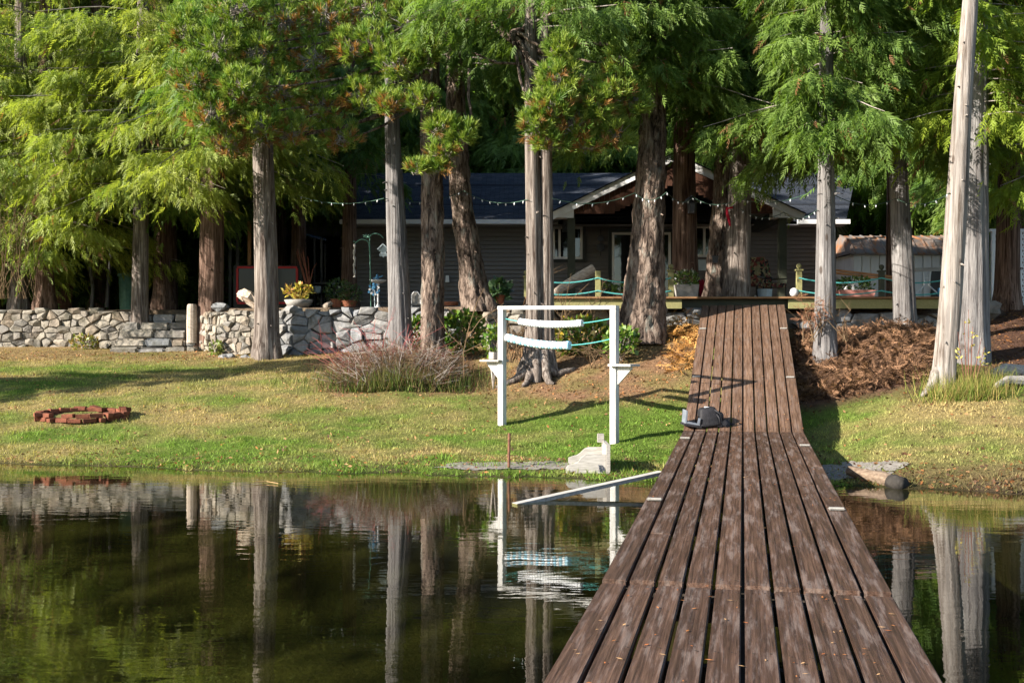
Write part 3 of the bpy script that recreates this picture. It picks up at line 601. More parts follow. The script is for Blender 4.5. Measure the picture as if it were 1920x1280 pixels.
for (px, py, dy, rx, ry, n_, br) in [
    (345, 60, -1.6, 42, 42, 120, .2), (370, 150, -2.0, 46, 40, 130, .35), (410, 90, -1.8, 50, 48, 140, .2), (440, 20, -1.6, 60, 44, 140, .3), (400, 215, -2.0, 50, 40, 130, .5), (450, 165, -2.2, 46, 36, 110, .35),
    (430, 265, -1.8, 46, 30, 100, .8), (490, 235, -1.8, 50, 34, 110, .7), (480, 100, -1.6, 46, 42, 110, .5), (520, 170, -1.5, 44, 36, 90, .8), (540, 250, -1.4, 44, 30, 90, .9), (530, 40, -1.2, 60, 44, 120, .8),
    (590, 110, -1.0, 50, 44, 80, .9), (600, 200, -1.0, 50, 40, 90, .9), (610, 30, -.8, 54, 44, 90, .8), (640, 260, -.9, 40, 26, 70, .8), (660, 90, -1.2, 40, 34, 80, .5), (690, 20, -.6, 56, 40, 90, .5),
    (680, 180, -1.0, 40, 36, 80, .7), (700, 75, -1.4, 34, 30, 80, .15), (745, 120, -1.6, 40, 38, 110, .15), (790, 100, -1.6, 40, 34, 100, .1), (730, 195, -1.6, 34, 24, 70, .4), (790, 190, -1.7, 32, 22, 70, .5), (770, 40, -.8, 50, 36, 90, .3),
    (830, 240, -1.7, 28, 24, 70, .2), (865, 255, -1.7, 30, 24, 70, .3), (835, 285, -1.6, 34, 16, 50, .6), (785, 318, -1.5, 24, 12, 40, .3), (825, 315, -1.5, 18, 12, 30, .4), (870, 30, -.4, 60, 36, 90, .5), (950, 20, -.3, 60, 34, 80, .5),
    (1055, 95, -3.0, 26, 28, 80, .1), (1050, 150, -3.0, 40, 36, 130, .3), (1035, 200, -3.0, 44, 34, 120, .5), (1005, 235, -3.0, 28, 26, 80, .4), (1075, 235, -2.8, 40, 32, 100, .7), (1120, 200, -2.8, 40, 34, 110, .3),
    (1160, 120, -2.8, 22, 34, 90, .15), (1150, 170, -2.8, 36, 34, 110, .5), (1185, 195, -2.6, 30, 30, 90, .3), (1150, 250, -2.6, 40, 30, 90, .6), (1100, 270, -2.6, 40, 18, 70, .8), (1030, 270, -2.8, 34, 16, 60, .7), (1060, 20, -1.5, 60, 30, 90, .4), (1150, 30, -1.0, 60, 34, 80, .3)]:
    bl.append((px, py, dy, rx, ry, int(n_*1.25), br))
pine_crown(bl, lambda px, py: W(811 if px < 960 else 960, max(-160, py-70) if px < 960 else 60, PY if px < 960 else PY-1.2))
m = MB(); m.tube([W(806, -40, PY), W(880, 10, PY-.5), W(940, 60, PY-1), W(985, 92, PY-1.4), W(1030, 98, PY-2), W(1075, 85, PY-2.2), W(1120, 82, PY-2.4), W(1180, 90, PY-2.4)], [.12, .10, .085, .07, .06, .05, .04, .02], 8)
m.tube([W(880, 130, PY-1), W(878, 180, PY-1.2), W(884, 215, PY-1.3), W(874, 240, PY-1.4)], [.04, .035, .03, .02], 6)
m.tube([W(985, 92, PY-1.4), W(978, 120, PY-1.5), W(930, 118, PY-1.5), W(890, 100, PY-1.4)], [.04, .03, .025, .015], 6); m.build('limbs', M_fir, pine, True)

# background conifers: three shared meshes
protos = []
for k in range(5):
    cpath = lambda z: (0., 0.)
    pos, ax, sz, cc, limbs = cedar_crown(cpath, 1.0 if k < 3 else 3.6, 17 if k < 3 else 13, 3.6 if k < 3 else 3.2, 60, 48 if k < 3 else 66, ('mid', 'dark', 'mid', 'sun', 'mid')[k], 90+k, front=False, size=(.5, .95) if k < 3 else (.30, .62))
    V, Fq, C = scatter(pos, ax, sz, cc); me_ = rawmesh('crown', V, Fq, False, C); me_.materials.append(M_leaf)
    tv, tf = trunk_mesh([Vector((0, 0, -.3)), Vector((0, 0, 6)), Vector((0, 0, 18))], [.30, .22, .04], 'cedar', 20, .5, .3, k); tm = rawmesh('trunk', tv, tf, True); tm.materials.append(M_redbark)
    protos.append((me_, tm))
spots = []
for row, (Y0, n_, x0, x1) in enumerate([(44, 14, -26, 28), (50, 15, -32, 34), (58, 16, -38, 40), (37, 4, -20, -9)]):
    for i in range(n_): spots.append((x0+(x1-x0)*(i+.5)/n_+random.uniform(-.8, .8), Y0+random.uniform(-1.5, 1.5), random.uniform(.95, 1.4)*(1+.12*row if row < 3 else .9)))
spots += [(15.5, 34, .95), (19, 36, 1.0), (13.2, 44, 1.0), (17, 40, 1.0), (-16, 33, .9), (-19.5, 35, 1.), (22, 31, .95), (-22, 31, 1.0)]
for x, y, s in spots:
    cm, tm = random.choice(protos[:3]); lb = ('conifer in the dark woods behind the left yard and wall' if x < -5.5 else 'conifer in the woods rising behind the house roof' if x < 12 else 'conifer in the dark woods behind the white shed'); rt = thing('background_conifer', lb, 'tree', (x, y, 2.75), lb.replace('conifer in', 'conifers in')); rt.rotation_euler.z = random.uniform(0, 6.28); rt.scale = (s, s, s*random.uniform(.9, 1.15))
    share('crown', cm, rt, ORG[rt]); share('trunk', tm, rt, ORG[rt])

for i, (x, y, s_) in enumerate(((-16.5, 32.5, 1.0), (-13.0, 33.5, 1.05), (-10.2, 31.6, .95), (-7.6, 34.6, 1.05), (-12.0, 36.0, 1.2), (-9.0, 37.5, 1.2), (-15.5, 36.5, 1.2), (-6.0, 44.0, 1.25), (-2.5, 43.5, 1.2), (1.0, 44, 1.25), (4.5, 43.5, 1.2), (8.0, 44, 1.25), (11.5, 43, 1.2), (13.5, 36.5, 1.0), (16.5, 33.5, 1.0), (14.8, 31.0, .95), (18.5, 31.0, 1.0))):
    cm, tm = protos[3] if x < -5.5 and i % 3 != 2 else protos[4]
    lb = 'tall cedar in the second row behind the left stone wall' if x < -5.5 else 'tall cedar standing close behind the house' if x < 12 else 'tall cedar standing behind the shed and right trunks'
    rt = thing('tall_cedar', lb, 'tree', (x, y, 2.75), lb.replace('cedar', 'cedars')); rt.rotation_euler.z = i*1.3; rt.scale = (s_, s_, s_*1.05); share('crown', cm, rt, ORG[rt]); share('trunk', tm, rt, ORG[rt])
for x, y, s_, lb in ((-15.2, 18.6, .48, 'young conifer on the left bank, outside the picture'), (-18.5, 17.6, .55, 'larger young conifer on the left bank, outside the picture')):
    rt = thing('young_conifer', lb, 'tree', (x, y, g1(x, y))); rt.scale = (s_*.8, s_*.8, s_); share('crown', protos[0][0], rt, ORG[rt]); share('trunk', protos[0][1], rt, ORG[rt])

# ---------------------------------------------------------------- dry-stone walls, stone by stone
def clip(poly, a, b, c):
    """keep a*x+b*y<=c"""
    out = []
    for i in range(len(poly)):
        p, q = poly[i], poly[(i+1) % len(poly)]; dp = a*p[0]+b*p[1]-c; dq = a*q[0]+b*q[1]-c
        if dp <= 0: out.append(p)
        if (dp < 0 < dq) or (dq < 0 < dp):
            t = dp/(dp-dq); out.append((p[0]+(q[0]-p[0])*t, p[1]+(q[1]-p[1])*t))
    return out
def stone_wall(root, path, zb, zt, mat, cw, ch, bulge=.06, topvar=.12, core=True, rnd=.55, deep=.22):
    """path: list of (X,Y) world; zb,zt functions of arclength fraction -> bottom / top z"""
    P = np.array(path, float); seg = np.hypot(*np.diff(P, axis=0).T); s = np.concatenate([[0], np.cumsum(seg)]); Ltot = s[-1]
    at = lambda u: np.array([np.interp(u, s, P[:, 0]), np.interp(u, s, P[:, 1])])
    def nrm(u):
        d = at(min(u+.1, Ltot))-at(max(u-.1, 0)); d /= np.linalg.norm(d); return np.array([d[1], -d[0]])
    if core:
        us = np.linspace(0, Ltot, max(2, int(Ltot/.25))); V = []
        for u in us:
            c = at(u); nn = nrm(u); f = u/Ltot
            V += [(*(c-nn*.06), zb(f)-.3), (*(c-nn*.06), zt(f)-.10), (*(c-nn*.55), zt(f)-.10), (*(c-nn*.55), zb(f)-.3)]
        Fc = []
        for i in range(len(us)-1):
            for j in range(4): Fc.append((4*i+j, 4*i+(j+1) % 4, 4*i+4+(j+1) % 4, 4*i+4+j))
        part('wall_core', V, Fc, M_mortar, root)
    H = max(zt(f)-zb(f) for f in np.linspace(0, 1, 20)); nr = max(1, round(H/ch)); pts = []
    for r in range(-1, nr+1):
        n_ = max(1, int(Ltot/(cw*random.uniform(.8, 1.2))))
        for i in range(-1, n_+1):
            if random.random() < .2: continue
            pts.append(((i+.5+random.uniform(-.42, .42)+.5*(r % 2))*Ltot/n_, (r+.5+random.uniform(-rnd/1.6, rnd/1.6))*H/nr))
    pts = np.array(pts); asp = (cw/ch)**.8
    for (u, v) in pts:
        if u < -.02 or u > Ltot+.02 or v < -.05: continue
        f = min(max(u/Ltot, 0), 1); h = zt(f)-zb(f)
        if v > h+.02: continue
        d2 = ((pts[:, 0]-u)/asp)**2+(pts[:, 1]-v)**2; near_ = pts[np.argsort(d2)[1:12]]
        poly = [(u-1.5, v-1.5), (u+1.5, v-1.5), (u+1.5, v+1.5), (u-1.5, v+1.5)]
        for (a, b) in near_:
            dx, dy = (a-u)/asp**2, b-v; mx_, my = (a+u)/2, (b+v)/2
            poly = clip(poly, dx, dy, dx*mx_+dy*my)
        top = h+random.uniform(-topvar, topvar*.5); poly = clip(poly, 0, 1, top); poly = clip(poly, 0, -1, .12); poly = clip(poly, -1, 0, .05); poly = clip(poly, 1, 0, Ltot+.05)
        if len(poly) < 3: continue
        c = np.mean(poly, axis=0); pl = []
        for p in poly:                          # drop tiny edges
            if not pl or math.hypot(p[0]-pl[-1][0], p[1]-pl[-1][1]) > .035: pl.append(p)
        if len(pl) < 3: continue
        pl = np.array(pl)
        sz = np.sqrt(np.ptp(pl[:, 0])*np.ptp(pl[:, 1]))
        if sz < .07: continue
        out = random.uniform(0, bulge); cc = at(c[0]); nn = nrm(c[0]); tt = np.array([-nn[1], nn[0]])
        V = []; k = len(pl); tilt = random.uniform(-.25, .25); tl2 = random.uniform(-.25, .25)
        rings = [(.97, -deep), (.982, -.02), (.945, .034), (.78, .068)]
        for sc_, dz in rings:
            for p in pl:
                q = (p-c)*sc_+np.array([random.uniform(-.013, .013), random.uniform(-.013, .013)])
                e = dz+out+(q[0]*tilt+q[1]*tl2 if dz > 0 else 0)+(random.uniform(-.014, .014) if dz > 0 else 0)
                w2 = cc+tt*q[0]+nn*e; V.append((w2[0], w2[1], zb(f)+c[1]+q[1]))
        w2 = cc+nn*(out+.075+random.uniform(-.02, .03)); V.append((w2[0], w2[1], zb(f)+c[1]))
        Fc = []
        for r in range(3):
            for j in range(k): Fc.append((r*k+j, r*k+(j+1) % k, (r+1)*k+(j+1) % k, (r+1)*k+j))
        for j in range(k): Fc.append((3*k+j, 3*k+(j+1) % k, 4*k))
        o = part('stone', V, Fc, mat, root); 
def wpath(ps): return [(XP(p, y), y) for p, y in ps]
zl = lambda a, b: (lambda f: a+(b-a)*f)
def gpath(path, off=-.12):
    z = [g1(x, y-.25)+off for x, y in path]; P = np.array(path); s = np.concatenate([[0], np.cumsum(np.hypot(*np.diff(P, axis=0).T))]); s /= s[-1]
    return lambda f: float(np.interp(f, s, z))
p = wpath([(-160, 28.75), (100, 28.5), (244, 28.3)]); r_ = thing('stone_wall', 'long low wall of pale squared stones at the left, behind the lawn', 'wall', (p[0][0], p[0][1], 1.6))
stone_wall(r_, p, gpath(p), zl(2.76, 2.74), M_stone, .28, .175, .07, .1, True, .3)
p = wpath([(372, 28.0), (386, 27.3), (404, 26.7), (430, 26.35), (480, 26.1), (508, 26.0)]); r_ = thing('stone_wall', 'curved end of sunlit jagged white stones right of the steps', 'wall', (p[0][0], p[0][1], 1.6))
stone_wall(r_, p, gpath(p), zl(2.62, 2.62), M_stone, .20, .14, .10, .1)
p = wpath([(506, 26.0), (560, 25.8), (660, 25.65), (770, 25.5), (860, 25.3)]); r_ = thing('stone_wall', 'grey boulder wall between the straight trunk and the red shrub', 'wall', (p[0][0], p[0][1], 1.6))
stone_wall(r_, p, gpath(p), zl(2.62, 2.66), M_gstone, .33, .20, .10, .1)
p = wpath([(900, 25.0), (960, 24.6), (1000, 24.45), (1080, 24.3), (1180, 24.2)]); r_ = thing('stone_wall', 'rough rocks under the deck behind the white frame', 'wall', (p[0][0], p[0][1], 1.9))
stone_wall(r_, p, gpath(p), zl(2.60, 2.62), M_stone, .36, .24, .12, .1)
p = wpath([(1236, 24.0), (1316, 24.0)]); r_ = thing('stone_wall', 'few shaded rocks under the deck just left of the ramp', 'wall', (p[0][0], p[0][1], 2.0))
stone_wall(r_, p, gpath(p), zl(2.58, 2.60), M_gstone, .34, .24, .14, .1)
p = wpath([(1474, 24.0), (1560, 24.0), (1700, 24.0), (1800, 23.9), (1868, 23.8)]); r_ = thing('stone_wall', 'rounded boulders stacked under the deck right of the ramp', 'wall', (p[0][0], p[0][1], 2.0))
stone_wall(r_, p, gpath(p), zl(2.58, 2.52), M_gstone, .42, .27, .16, .16)
# stone steps
st = thing('stone_steps', 'mossy stone steps climbing through the gap in the wall', 'steps', (XP(305, 27.8), 27.6, 1.62))
for k in range(5):
    Ys = 26.95+.29*k; x0, x1 = XP(206+9*k, Ys), XP(370, Ys); zb0 = 1.50+.215*k; x = x0
    while x < x1-.1:
        L = min(random.uniform(.35, .9), x1-x); me_ = bevel_box('step_stone', (L-.02, .62, .215), .04, 2)
        for v in me_.vertices: v.co += Vector((random.uniform(-.02, .02), random.uniform(-.025, .025), random.uniform(-.015, .015)))
        me_.materials.append(M_stone if random.random() < .8 else M_gstone); share('step_stone', me_, st, (x+L/2, Ys+.25, zb0+.1+random.uniform(-.01, .01)), Matrix.Rotation(random.uniform(-.05, .05), 3, 'Z')); x += L
# loose rocks on the wall
for i, (a, b, y, s, lb) in enumerate([(413, 576, 26.9, .22, 'flat rock slab on the wall beside the reddish trunk'), (548, 583, 25.9, .24, 'pointed grey rock on the wall below the planter'), (425, 672, 25.6, .22, 'small loose rock in the grass below the white stones'), (461, 674, 25.5, .18, 'loose pale rock in the grass near the straight trunk'), (1850, 580, 23.9, .34, 'large top boulder at the right end of the rock wall'), (1872, 645, 21.8, .2, 'flat grey rock on the shaded soil at the right'), (788, 600, 25.2, .22, 'pale rock behind the rough pine trunk')]):
    bm = bmesh.new(); bmesh.ops.create_icosphere(bm, subdivisions=2, radius=1)
    for v in bm.verts:
        v.co *= 1+random.uniform(-.22, .18); v.co.x *= s; v.co.y *= s*.8; v.co.z *= s*.6
    bmesh.ops.triangulate(bm, faces=bm.faces); me_ = bpy.data.meshes.new('rock'); bm.to_mesh(me_); bm.free(); me_.materials.append(M_gstone if i != 4 else M_stone)
    o = link(bpy.data.objects.new('rock', me_)); o.location = W(a, b, y); tag(o, lb, 'rock')
MB().lathe(W(360, 628, 27.2), [(.135, -.2), (.14, .3), (.125, .74), (.10, .79)], 12).obj('stump', M_log, 'short cut post standing beside the stone steps', 'stump', smooth=False)

# ---------------------------------------------------------------- house
HY = 32.0
hx0, hx1 = XP(664, HY), XP(1568, HY); ez = ZP(419, 31.6)
house = thing('house', 'low grey-sided house with dark shingle roof and porch gable', 'house', (2, HY, 2.75))
m = MB(); m.box(((hx0+hx1)/2, HY+3.6, 4.05), (hx1-hx0-.1, 7, 2.6)); m.build('wall', M_siding, house)
prof = lambda L, axis='x': None
def board(x0, x1, z, yb, h=.106):
    """lap board: wedge, proud at the foot"""
    return [(x0, yb, z), (x1, yb, z), (x1, yb+.03, z+h), (x0, yb+.03, z+h), (x0, yb+.06, z), (x1, yb+.06, z), (x1, yb+.06, z+h), (x0, yb+.06, z+h)], [(0, 1, 2, 3), (5, 4, 7, 6), (0, 4, 5, 1), (2, 6, 7, 3), (1, 5, 6, 2), (4, 0, 3, 7)]
z = 2.76; k = 0
while z < ez-.05:
    cuts = [hx0, hx0+random.uniform(2.5, 4.5), XP(1036, HY), XP(1255, HY)+random.uniform(-.8, .8), XP(1440, HY)+random.uniform(-.5, .5), hx1]
    for a, b in zip(cuts[:-1], cuts[1:]):
        V, Fc = board(a+.002, b-.002, z, HY+.03); part('siding_board', V, Fc, M_siding, house)
    z += .125
m = MB(); m.box((hx0-.03, HY+.04, 4.0), (.12, .12, 2.6)); m.build('corner_trim', M_siding, house)
# main roof in stepped courses
ry0, rz0, ry1, rz1 = 31.55, ez+.06, 36.8, ZP(325, 36.8)
def roof(x0, x1, ya, za, yb, zb, name='roof', thick=.03, xe=None):
    n_ = int(math.hypot(yb-ya, zb-za)/.14); V = []; Fc = []; xe = xe or (lambda t: (x0, x1))
    for i in range(n_):
        t0, t1 = i/n_, (i+1)/n_; a0, a1 = xe(t0); b0, b1 = xe(t1)
        y0, z0, y1, z1 = ya+(yb-ya)*t0, za+(zb-za)*t0, ya+(yb-ya)*t1, za+(zb-za)*t1; q = len(V)
        V += [(a0, y0, z0), (a1, y0, z0), (a1, y0, z0+thick), (a0, y0, z0+thick), (b1, y1, z1+.006), (b0, y1, z1+.006)]
        Fc += [(q, q+1, q+2, q+3), (q+3, q+2, q+4, q+5)]
    o = part(name, V, Fc, M_shingle, house); return o
rxr = lambda t: (hx0-.35, XP(1568, HY)+.15+t*2.0)
roof(0, 0, ry0, rz0, ry1, rz1, 'roof', .03, rxr)
m = MB(); m.add([(hx0-.35, ry1, rz1), (XP(1568, HY)+2.15, ry1, rz1), (XP(1568, HY)+4.0, 42, rz0), (hx0-.35, 42, rz0)], [(0, 1, 2, 3)]); m.build('roof_back', M_shingle, house)
m = MB(); m.box(((hx0-.35+XP(1045, HY))/2, ry0-.04, rz0-.02), (XP(1045, HY)-hx0+.35, .12, .13)); m.build('gutter', M_trimw, house)
m = MB(); m.box(((XP(1490, HY)+hx1)/2+.1, ry0-.04, rz0-.02), (hx1-XP(1490, HY)+.3, .12, .13)); m.build('gutter', M_trimw, house)
m = MB(); m.box(((hx0+hx1)/2, ry0+.25, rz0-.10), (hx1-hx0+.3, .5, .03)); m.build('soffit', M_soffit, house)
# right end wall (gable end receding) with siding, rake soffit and small windows
e0 = Vector((hx1, HY+.05, 0)); e1 = Vector((XP(1606, 41), 41, 0)); ed = (e1-e0).normalized(); en = Vector((ed.y, -ed.x, 0)); EL = (e1-e0).length
z = 2.76
while z < 7.3:
    t0 = 0 if z < ez else (z-ez)/(rz1-rz0)*.5; t1 = 1-t0
    if t1-t0 < .05: break
    a = e0+ed*EL*t0; b = e0+ed*EL*t1; o1, o2 = en*.05, en*.02
    V = [a+o1+Vector((0, 0, z)), b+o1+Vector((0, 0, z)), b+o2+Vector((0, 0, z+.16)), a+o2+Vector((0, 0, z+.16)), a-en*.02+Vector((0, 0, z)), b-en*.02+Vector((0, 0, z)), b-en*.02+Vector((0, 0, z+.16)), a-en*.02+Vector((0, 0, z+.16))]
    part('siding_board', V, [(0, 1, 2, 3), (0, 4, 5, 1), (2, 6, 7, 3), (5, 4, 7, 6)], M_shadesiding, house); z += .16
rk0 = e0+ed*EL*.5+Vector((0, 0, rz1)); rk1 = e1+Vector((0, 0, ez-.1))
m = MB(); m.prism([rk0, rk1, rk1+en*.55, rk0+en*.55], (0, 0, -.05)); m.build('rake_soffit', M_soffit, house)
m = MB(); m.bar(rk0+en*.57, rk1+en*.57, .04, .2); m.build('rake_board', M_trimd, house)
m = MB(); c = e0+ed*1.5+en*.07+Vector((0, 0, 4.3)); m.box(c, (.9, .06, 1.25), math.atan2(ed.y, ed.x)); wq = m.build('window', M_trimw, house)
m = MB(); m.box(c+en*.02, (.76, .05, 1.1), math.atan2(ed.y, ed.x)); m.build('pane', M_glass, wq)
# porch gable
GYf = 28.5; ap = W(1262, 288, GYf); el_ = W(1024, 403, GYf); er = W(1510, 401, GYf)
rb = thing('dummy', 'x', 'x', (0, 0, 0)); bpy.data.objects.remove(rb)
for q, (e_) in enumerate((el_, er)):
    dr_ = (ap-e_).normalized(); dn = Vector((-dr_.z, 0, dr_.x)) if dr_.x > 0 else Vector((dr_.z, 0, -dr_.x)); dn = dn if dn.z < 0 else -dn
    m = MB(); m.prism([e_, ap, ap+dn*.19, e_+dn*.19], (0, .05, 0)); m.build('rake_board', M_trimw, house)
    # roof plane running back to the main roof
    n_ = 24; V = []; Fc = []
    for i in range(n_):
        a = e_+(ap-e_)*(i/n_); b = e_+(ap-e_)*((i+1)/n_); k = len(V); f0 = Vector((0, -.06, .03)); bk = Vector((0, 5.0+2.2*i/n_, .03)); bk2 = Vector((0, 5.0+2.2*(i+1)/n_, .03))
        V += [a+f0, b+f0+Vector((0, 0, -.012)), b+bk2+Vector((0, 0, -.012)), a+bk, a+f0-Vector((0, 0, .035)), a+bk-Vector((0, 0, .035))]; Fc += [(k, k+1, k+2, k+3), (k, k+3, k+5, k+4)]
    part('porch_roof', V, Fc, M_shingle, house)
    m = MB(); m.prism([e_+Vector((0, .06, -.03)), ap+Vector((0, .06, -.03)), ap+Vector((0, 3.5, -.03)), e_+Vector((0, 3.5, -.03))], (0, 0, -.02)); m.build('porch_soffit', M_soffit, house)
# gable rust boards (vertical planks) above the opening and porch ceiling
xa, xb = XP(1040, GYf), XP(1496, GYf); x = xa+.5
while x < xb-.5:
    zr = np.interp(x, [el_.x, ap.x, er.x], [el_.z, ap.z, er.z])-.16; zlow = max(ZP(400, GYf), zr-.62)
    if zr-zlow > .08:
        m = MB(); m.prism([(x, GYf+.08, zlow), (x+.135, GYf+.08, zlow), (x+.135, GYf+.08, zr), (x, GYf+.08, zr)], (0, .02, 0)); m.build('gable_plank', M_rustwood, house)
    x += .14
for (pa, pb) in ((1037, 1076), (1450, 1503)):      # boxed eave returns
    za = ZP(408, GYf); m = MB(); hi = np.interp(XP((pa if pa > 1200 else pb), GYf), [el_.x, ap.x, er.x], [el_.z, ap.z, er.z])-.17
    m.prism([(XP(pa, GYf), GYf+.03, za), (XP(pb, GYf), GYf+.03, za), (XP(pb, GYf), GYf+.03, hi if pa < 1200 else za+.03), (XP(pa, GYf), GYf+.03, za+.03 if pa < 1200 else hi)], (0, .4, 0)); m.build('eave_box', M_trimw, house)
for pxp in (1072, 1470):
    m = MB(); m.box((XP(pxp, GYf), GYf+.2, (2.85+ZP(405, GYf))/2), (.20, .20, ZP(405, GYf)-2.85)); m.build('porch_post', M_post, house)
    m = MB(); m.box((XP(pxp, GYf), GYf+1.85, ZP(401, GYf)), (.2, 3.1, .30)); m.build('porch_beam', M_trimd, house)
m = MB(); m.box((XP(1270, HY), HY-.1, ZP(412, HY)), (XP(1470, HY)-XP(1075, HY), .16, .16)); m.build('porch_beam', M_trimd, house)
def window(px0, px1, py0, py1, mull, nm='window', y=HY, tr=.0):
    x0, x1, z0, z1 = XP(px0, y), XP(px1, y), ZP(py1, y), ZP(py0, y)
    m = MB(); t = .11; yy = y-.01
    if tr:
        for c, d in ((((x0+x1)/2, yy, z1+tr/2), (x1-x0+2*tr, .09, tr)), (((x0+x1)/2, yy, z0-tr/2), (x1-x0+2*tr, .09, tr)), ((x0-tr/2, yy, (z0+z1)/2), (tr, .09, z1-z0)), ((x1+tr/2, yy, (z0+z1)/2), (tr, .09, z1-z0))): m.box(c, d)
        m.build(nm+'_trim', M_trimd, house)
    m = MB()
    f = .07; m.box(((x0+x1)/2, yy-.02, z1-f/2), (x1-x0, .08, f)); m.box(((x0+x1)/2, yy-.02, z0+f/2), (x1-x0, .08, f))
    xs_ = [x0+f/2, x1-f/2]+[XP(q, y) for q in mull]
    for x in xs_: m.box((x, yy-.02, (z0+z1)/2), (f, .08, z1-z0-2*f))
    wd = m.build(nm, M_trimw, house); xs_ = sorted(xs_)
    for a, b in zip(xs_[:-1], xs_[1:]):
        m = MB(); m.box(((a+b)/2, yy, (z0+z1)/2), (b-a-f, .03, z1-z0-2*f)); m.build('pane', M_glass, wd)
    return wd
window(1036, 1092, 425, 486, [1049, 1066], tr=.09)
window(1302, 1352, 424, 482, [1320], tr=.0)
window(1147, 1257, 436, 566, [1203], 'sliding_door', tr=.1)
m = MB(); cx = XP(1126, HY); m.lathe((cx, HY-.06, ZP(447, HY)), [(.02, -.02), (.10, 0), (.10, .02), (.02, .03)], 14, (0, -1, 0)); m.lathe((cx, HY-.06, ZP(464, HY)), [(.02, -.02), (.12, 0), (.12, .02), (.02, .03)], 14, (0, -1, 0)); m.box((cx, HY-.04, ZP(455, HY)), (.02, .02, .8)); m.obj('wall_ornament', M_black, 'black hanging disc ornament on the porch wall', 'ornament')
m = MB(); m.box((XP(839, HY), HY-.07, ZP(523, HY)), (.12, .12, .2), taper=.7); m.obj('wall_lamp', M_trimw, 'small pale wall lamp on the siding between two trunks', 'lamp')
# left wing (garage gable) behind the cabinet
wg = thing('garage', 'dark garage gable with pale band, left of the house', 'building', (XP(600, 37), 37, 2.75))
m = MB(); m.box((XP(585, 37), 37, ZP(428, 37)), (XP(650, 37)-XP(520, 37), .15, ZP(413, 37)-ZP(442, 37))); m.build('beam_panel', M_soffit, wg)
m = MB(); m.prism([(XP(500, 37), 37, ZP(413, 37)), (XP(660, 37), 37, ZP(413, 37)), (XP(560, 37), 37, ZP(350, 37))], (0, .1, 0)); m.build('gable', M_rustwood, wg)
m = MB(); m.bar((XP(560, 37), 36.9, ZP(348, 37)), (XP(668, 37), 36.9, ZP(416, 37)), .08, .22); m.build('rake_board', M_trimw, wg)
m = MB(); m.bar((XP(560, 37), 36.9, ZP(348, 37)), (XP(490, 37), 36.9, ZP(416, 37)), .08, .22); m.build('rake_board', M_trimw, wg)
for pxp in (505, 645): m = MB(); m.box((XP(pxp, 37), 37.1, 4.2), (.25, .25, 2.9)); m.build('post', M_trimd, wg)
m = MB(); m.prism([(XP(560, 37), 36.8, ZP(346, 37)), (XP(675, 37), 36.8, ZP(420, 37)), (XP(675, 37), 42, ZP(420, 37)), (XP(560, 37), 42, ZP(346, 37))], (0, 0, .05)); m.build('roof', M_shingle, wg)
m = MB(); m.prism([(XP(560, 37), 36.8, ZP(346, 37)), (XP(480, 37), 36.8, ZP(420, 37)), (XP(480, 37), 42, ZP(420, 37)), (XP(560, 37), 42, ZP(346, 37))], (0, 0, .05)); m.build('roof', M_shingle, wg)

# ---------------------------------------------------------------- deck
DY0, DZ = 23.62, ZP(556, 23.6); dx0, dx1 = XP(985, DY0), XP(1792, DY0)
deck = thing('deck', 'raised wooden deck with brown boards and olive fascia', 'deck', ((dx0+dx1)/2, DY0, DZ-.3))
y = DY0
me_ = bevel_box('deck_board', (dx1-dx0, .14, .045), .006); me_.materials.append(M_deckb)
while y < HY-.1: share('deck_board', me_, deck, ((dx0+dx1)/2, y+.07, DZ-.022+random.uniform(-.003, .003))); y += .146
def fascia(a, b, z0, z1, mat, yy): m = MB(); m.box(((XP(a, yy)+XP(b, yy))/2, yy, (z0+z1)/2), (XP(b, yy)-XP(a, yy), .05, z1-z0)); m.build('fascia_board', mat, deck)
fascia(990, 1278, DZ-.26, DZ-.05, M_olive, DY0+.10); fascia(1276, 1478, DZ-.24, DZ-.05, M_post, DY0+.28); fascia(1478, 1790, DZ-.26, DZ-.05, M_olive, DY0+.10)
for xk in np.arange(dx0+.3, dx1, 1.5):
    m = MB(); m.box((xk, DY0+4.2, DZ-.15), (.06, 7.8, .18)); m.build('joist', M_under, deck)
for (pa, top) in ((987, 520), (1121, 508), (1258, 509), (1498, 508), (1653, 510), (1786, 510)):
    xx = XP(pa, DY0+.15); zt_ = ZP(top, DY0+.15); m = MB(); m.box((xx, DY0+.15, (DZ+zt_)/2), (.11, .11, zt_-DZ)); po = m.build('railing_post', M_olive if pa != 1653 else M_post, deck)
    if pa != 1121:
        m = MB(); m.box((xx, DY0+.15, zt_+.02), (.16, .16, .035)); m.lathe((xx, DY0+.15, zt_+.04), [(.02, 0), (.035, .02), (.055, .05), (.06, .075), (.05, .105), (.02, .125)], 10); m.build('post_cap', M_olive if pa != 1653 else M_post, po)
def rope(pa, pb, za, zb, sag, y=DY0+.09):
    P = []
    for i in range(13):
        t = i/12; P.append((XP(pa, y)*(1-t)+XP(pb, y)*t, y, ZP(za, y)*(1-t)+ZP(zb, y)*t-sag*4*t*(1-t)))
    m = MB(); m.tube(P, .016, 6); m.build('rope', M_teal, deck)
for (a, b) in ((990, 1121), (1121, 1258), (1498, 1653), (1653, 1786)):
    rope(a, b, 521, 521, .11); rope(a, b, 545, 545, .09)
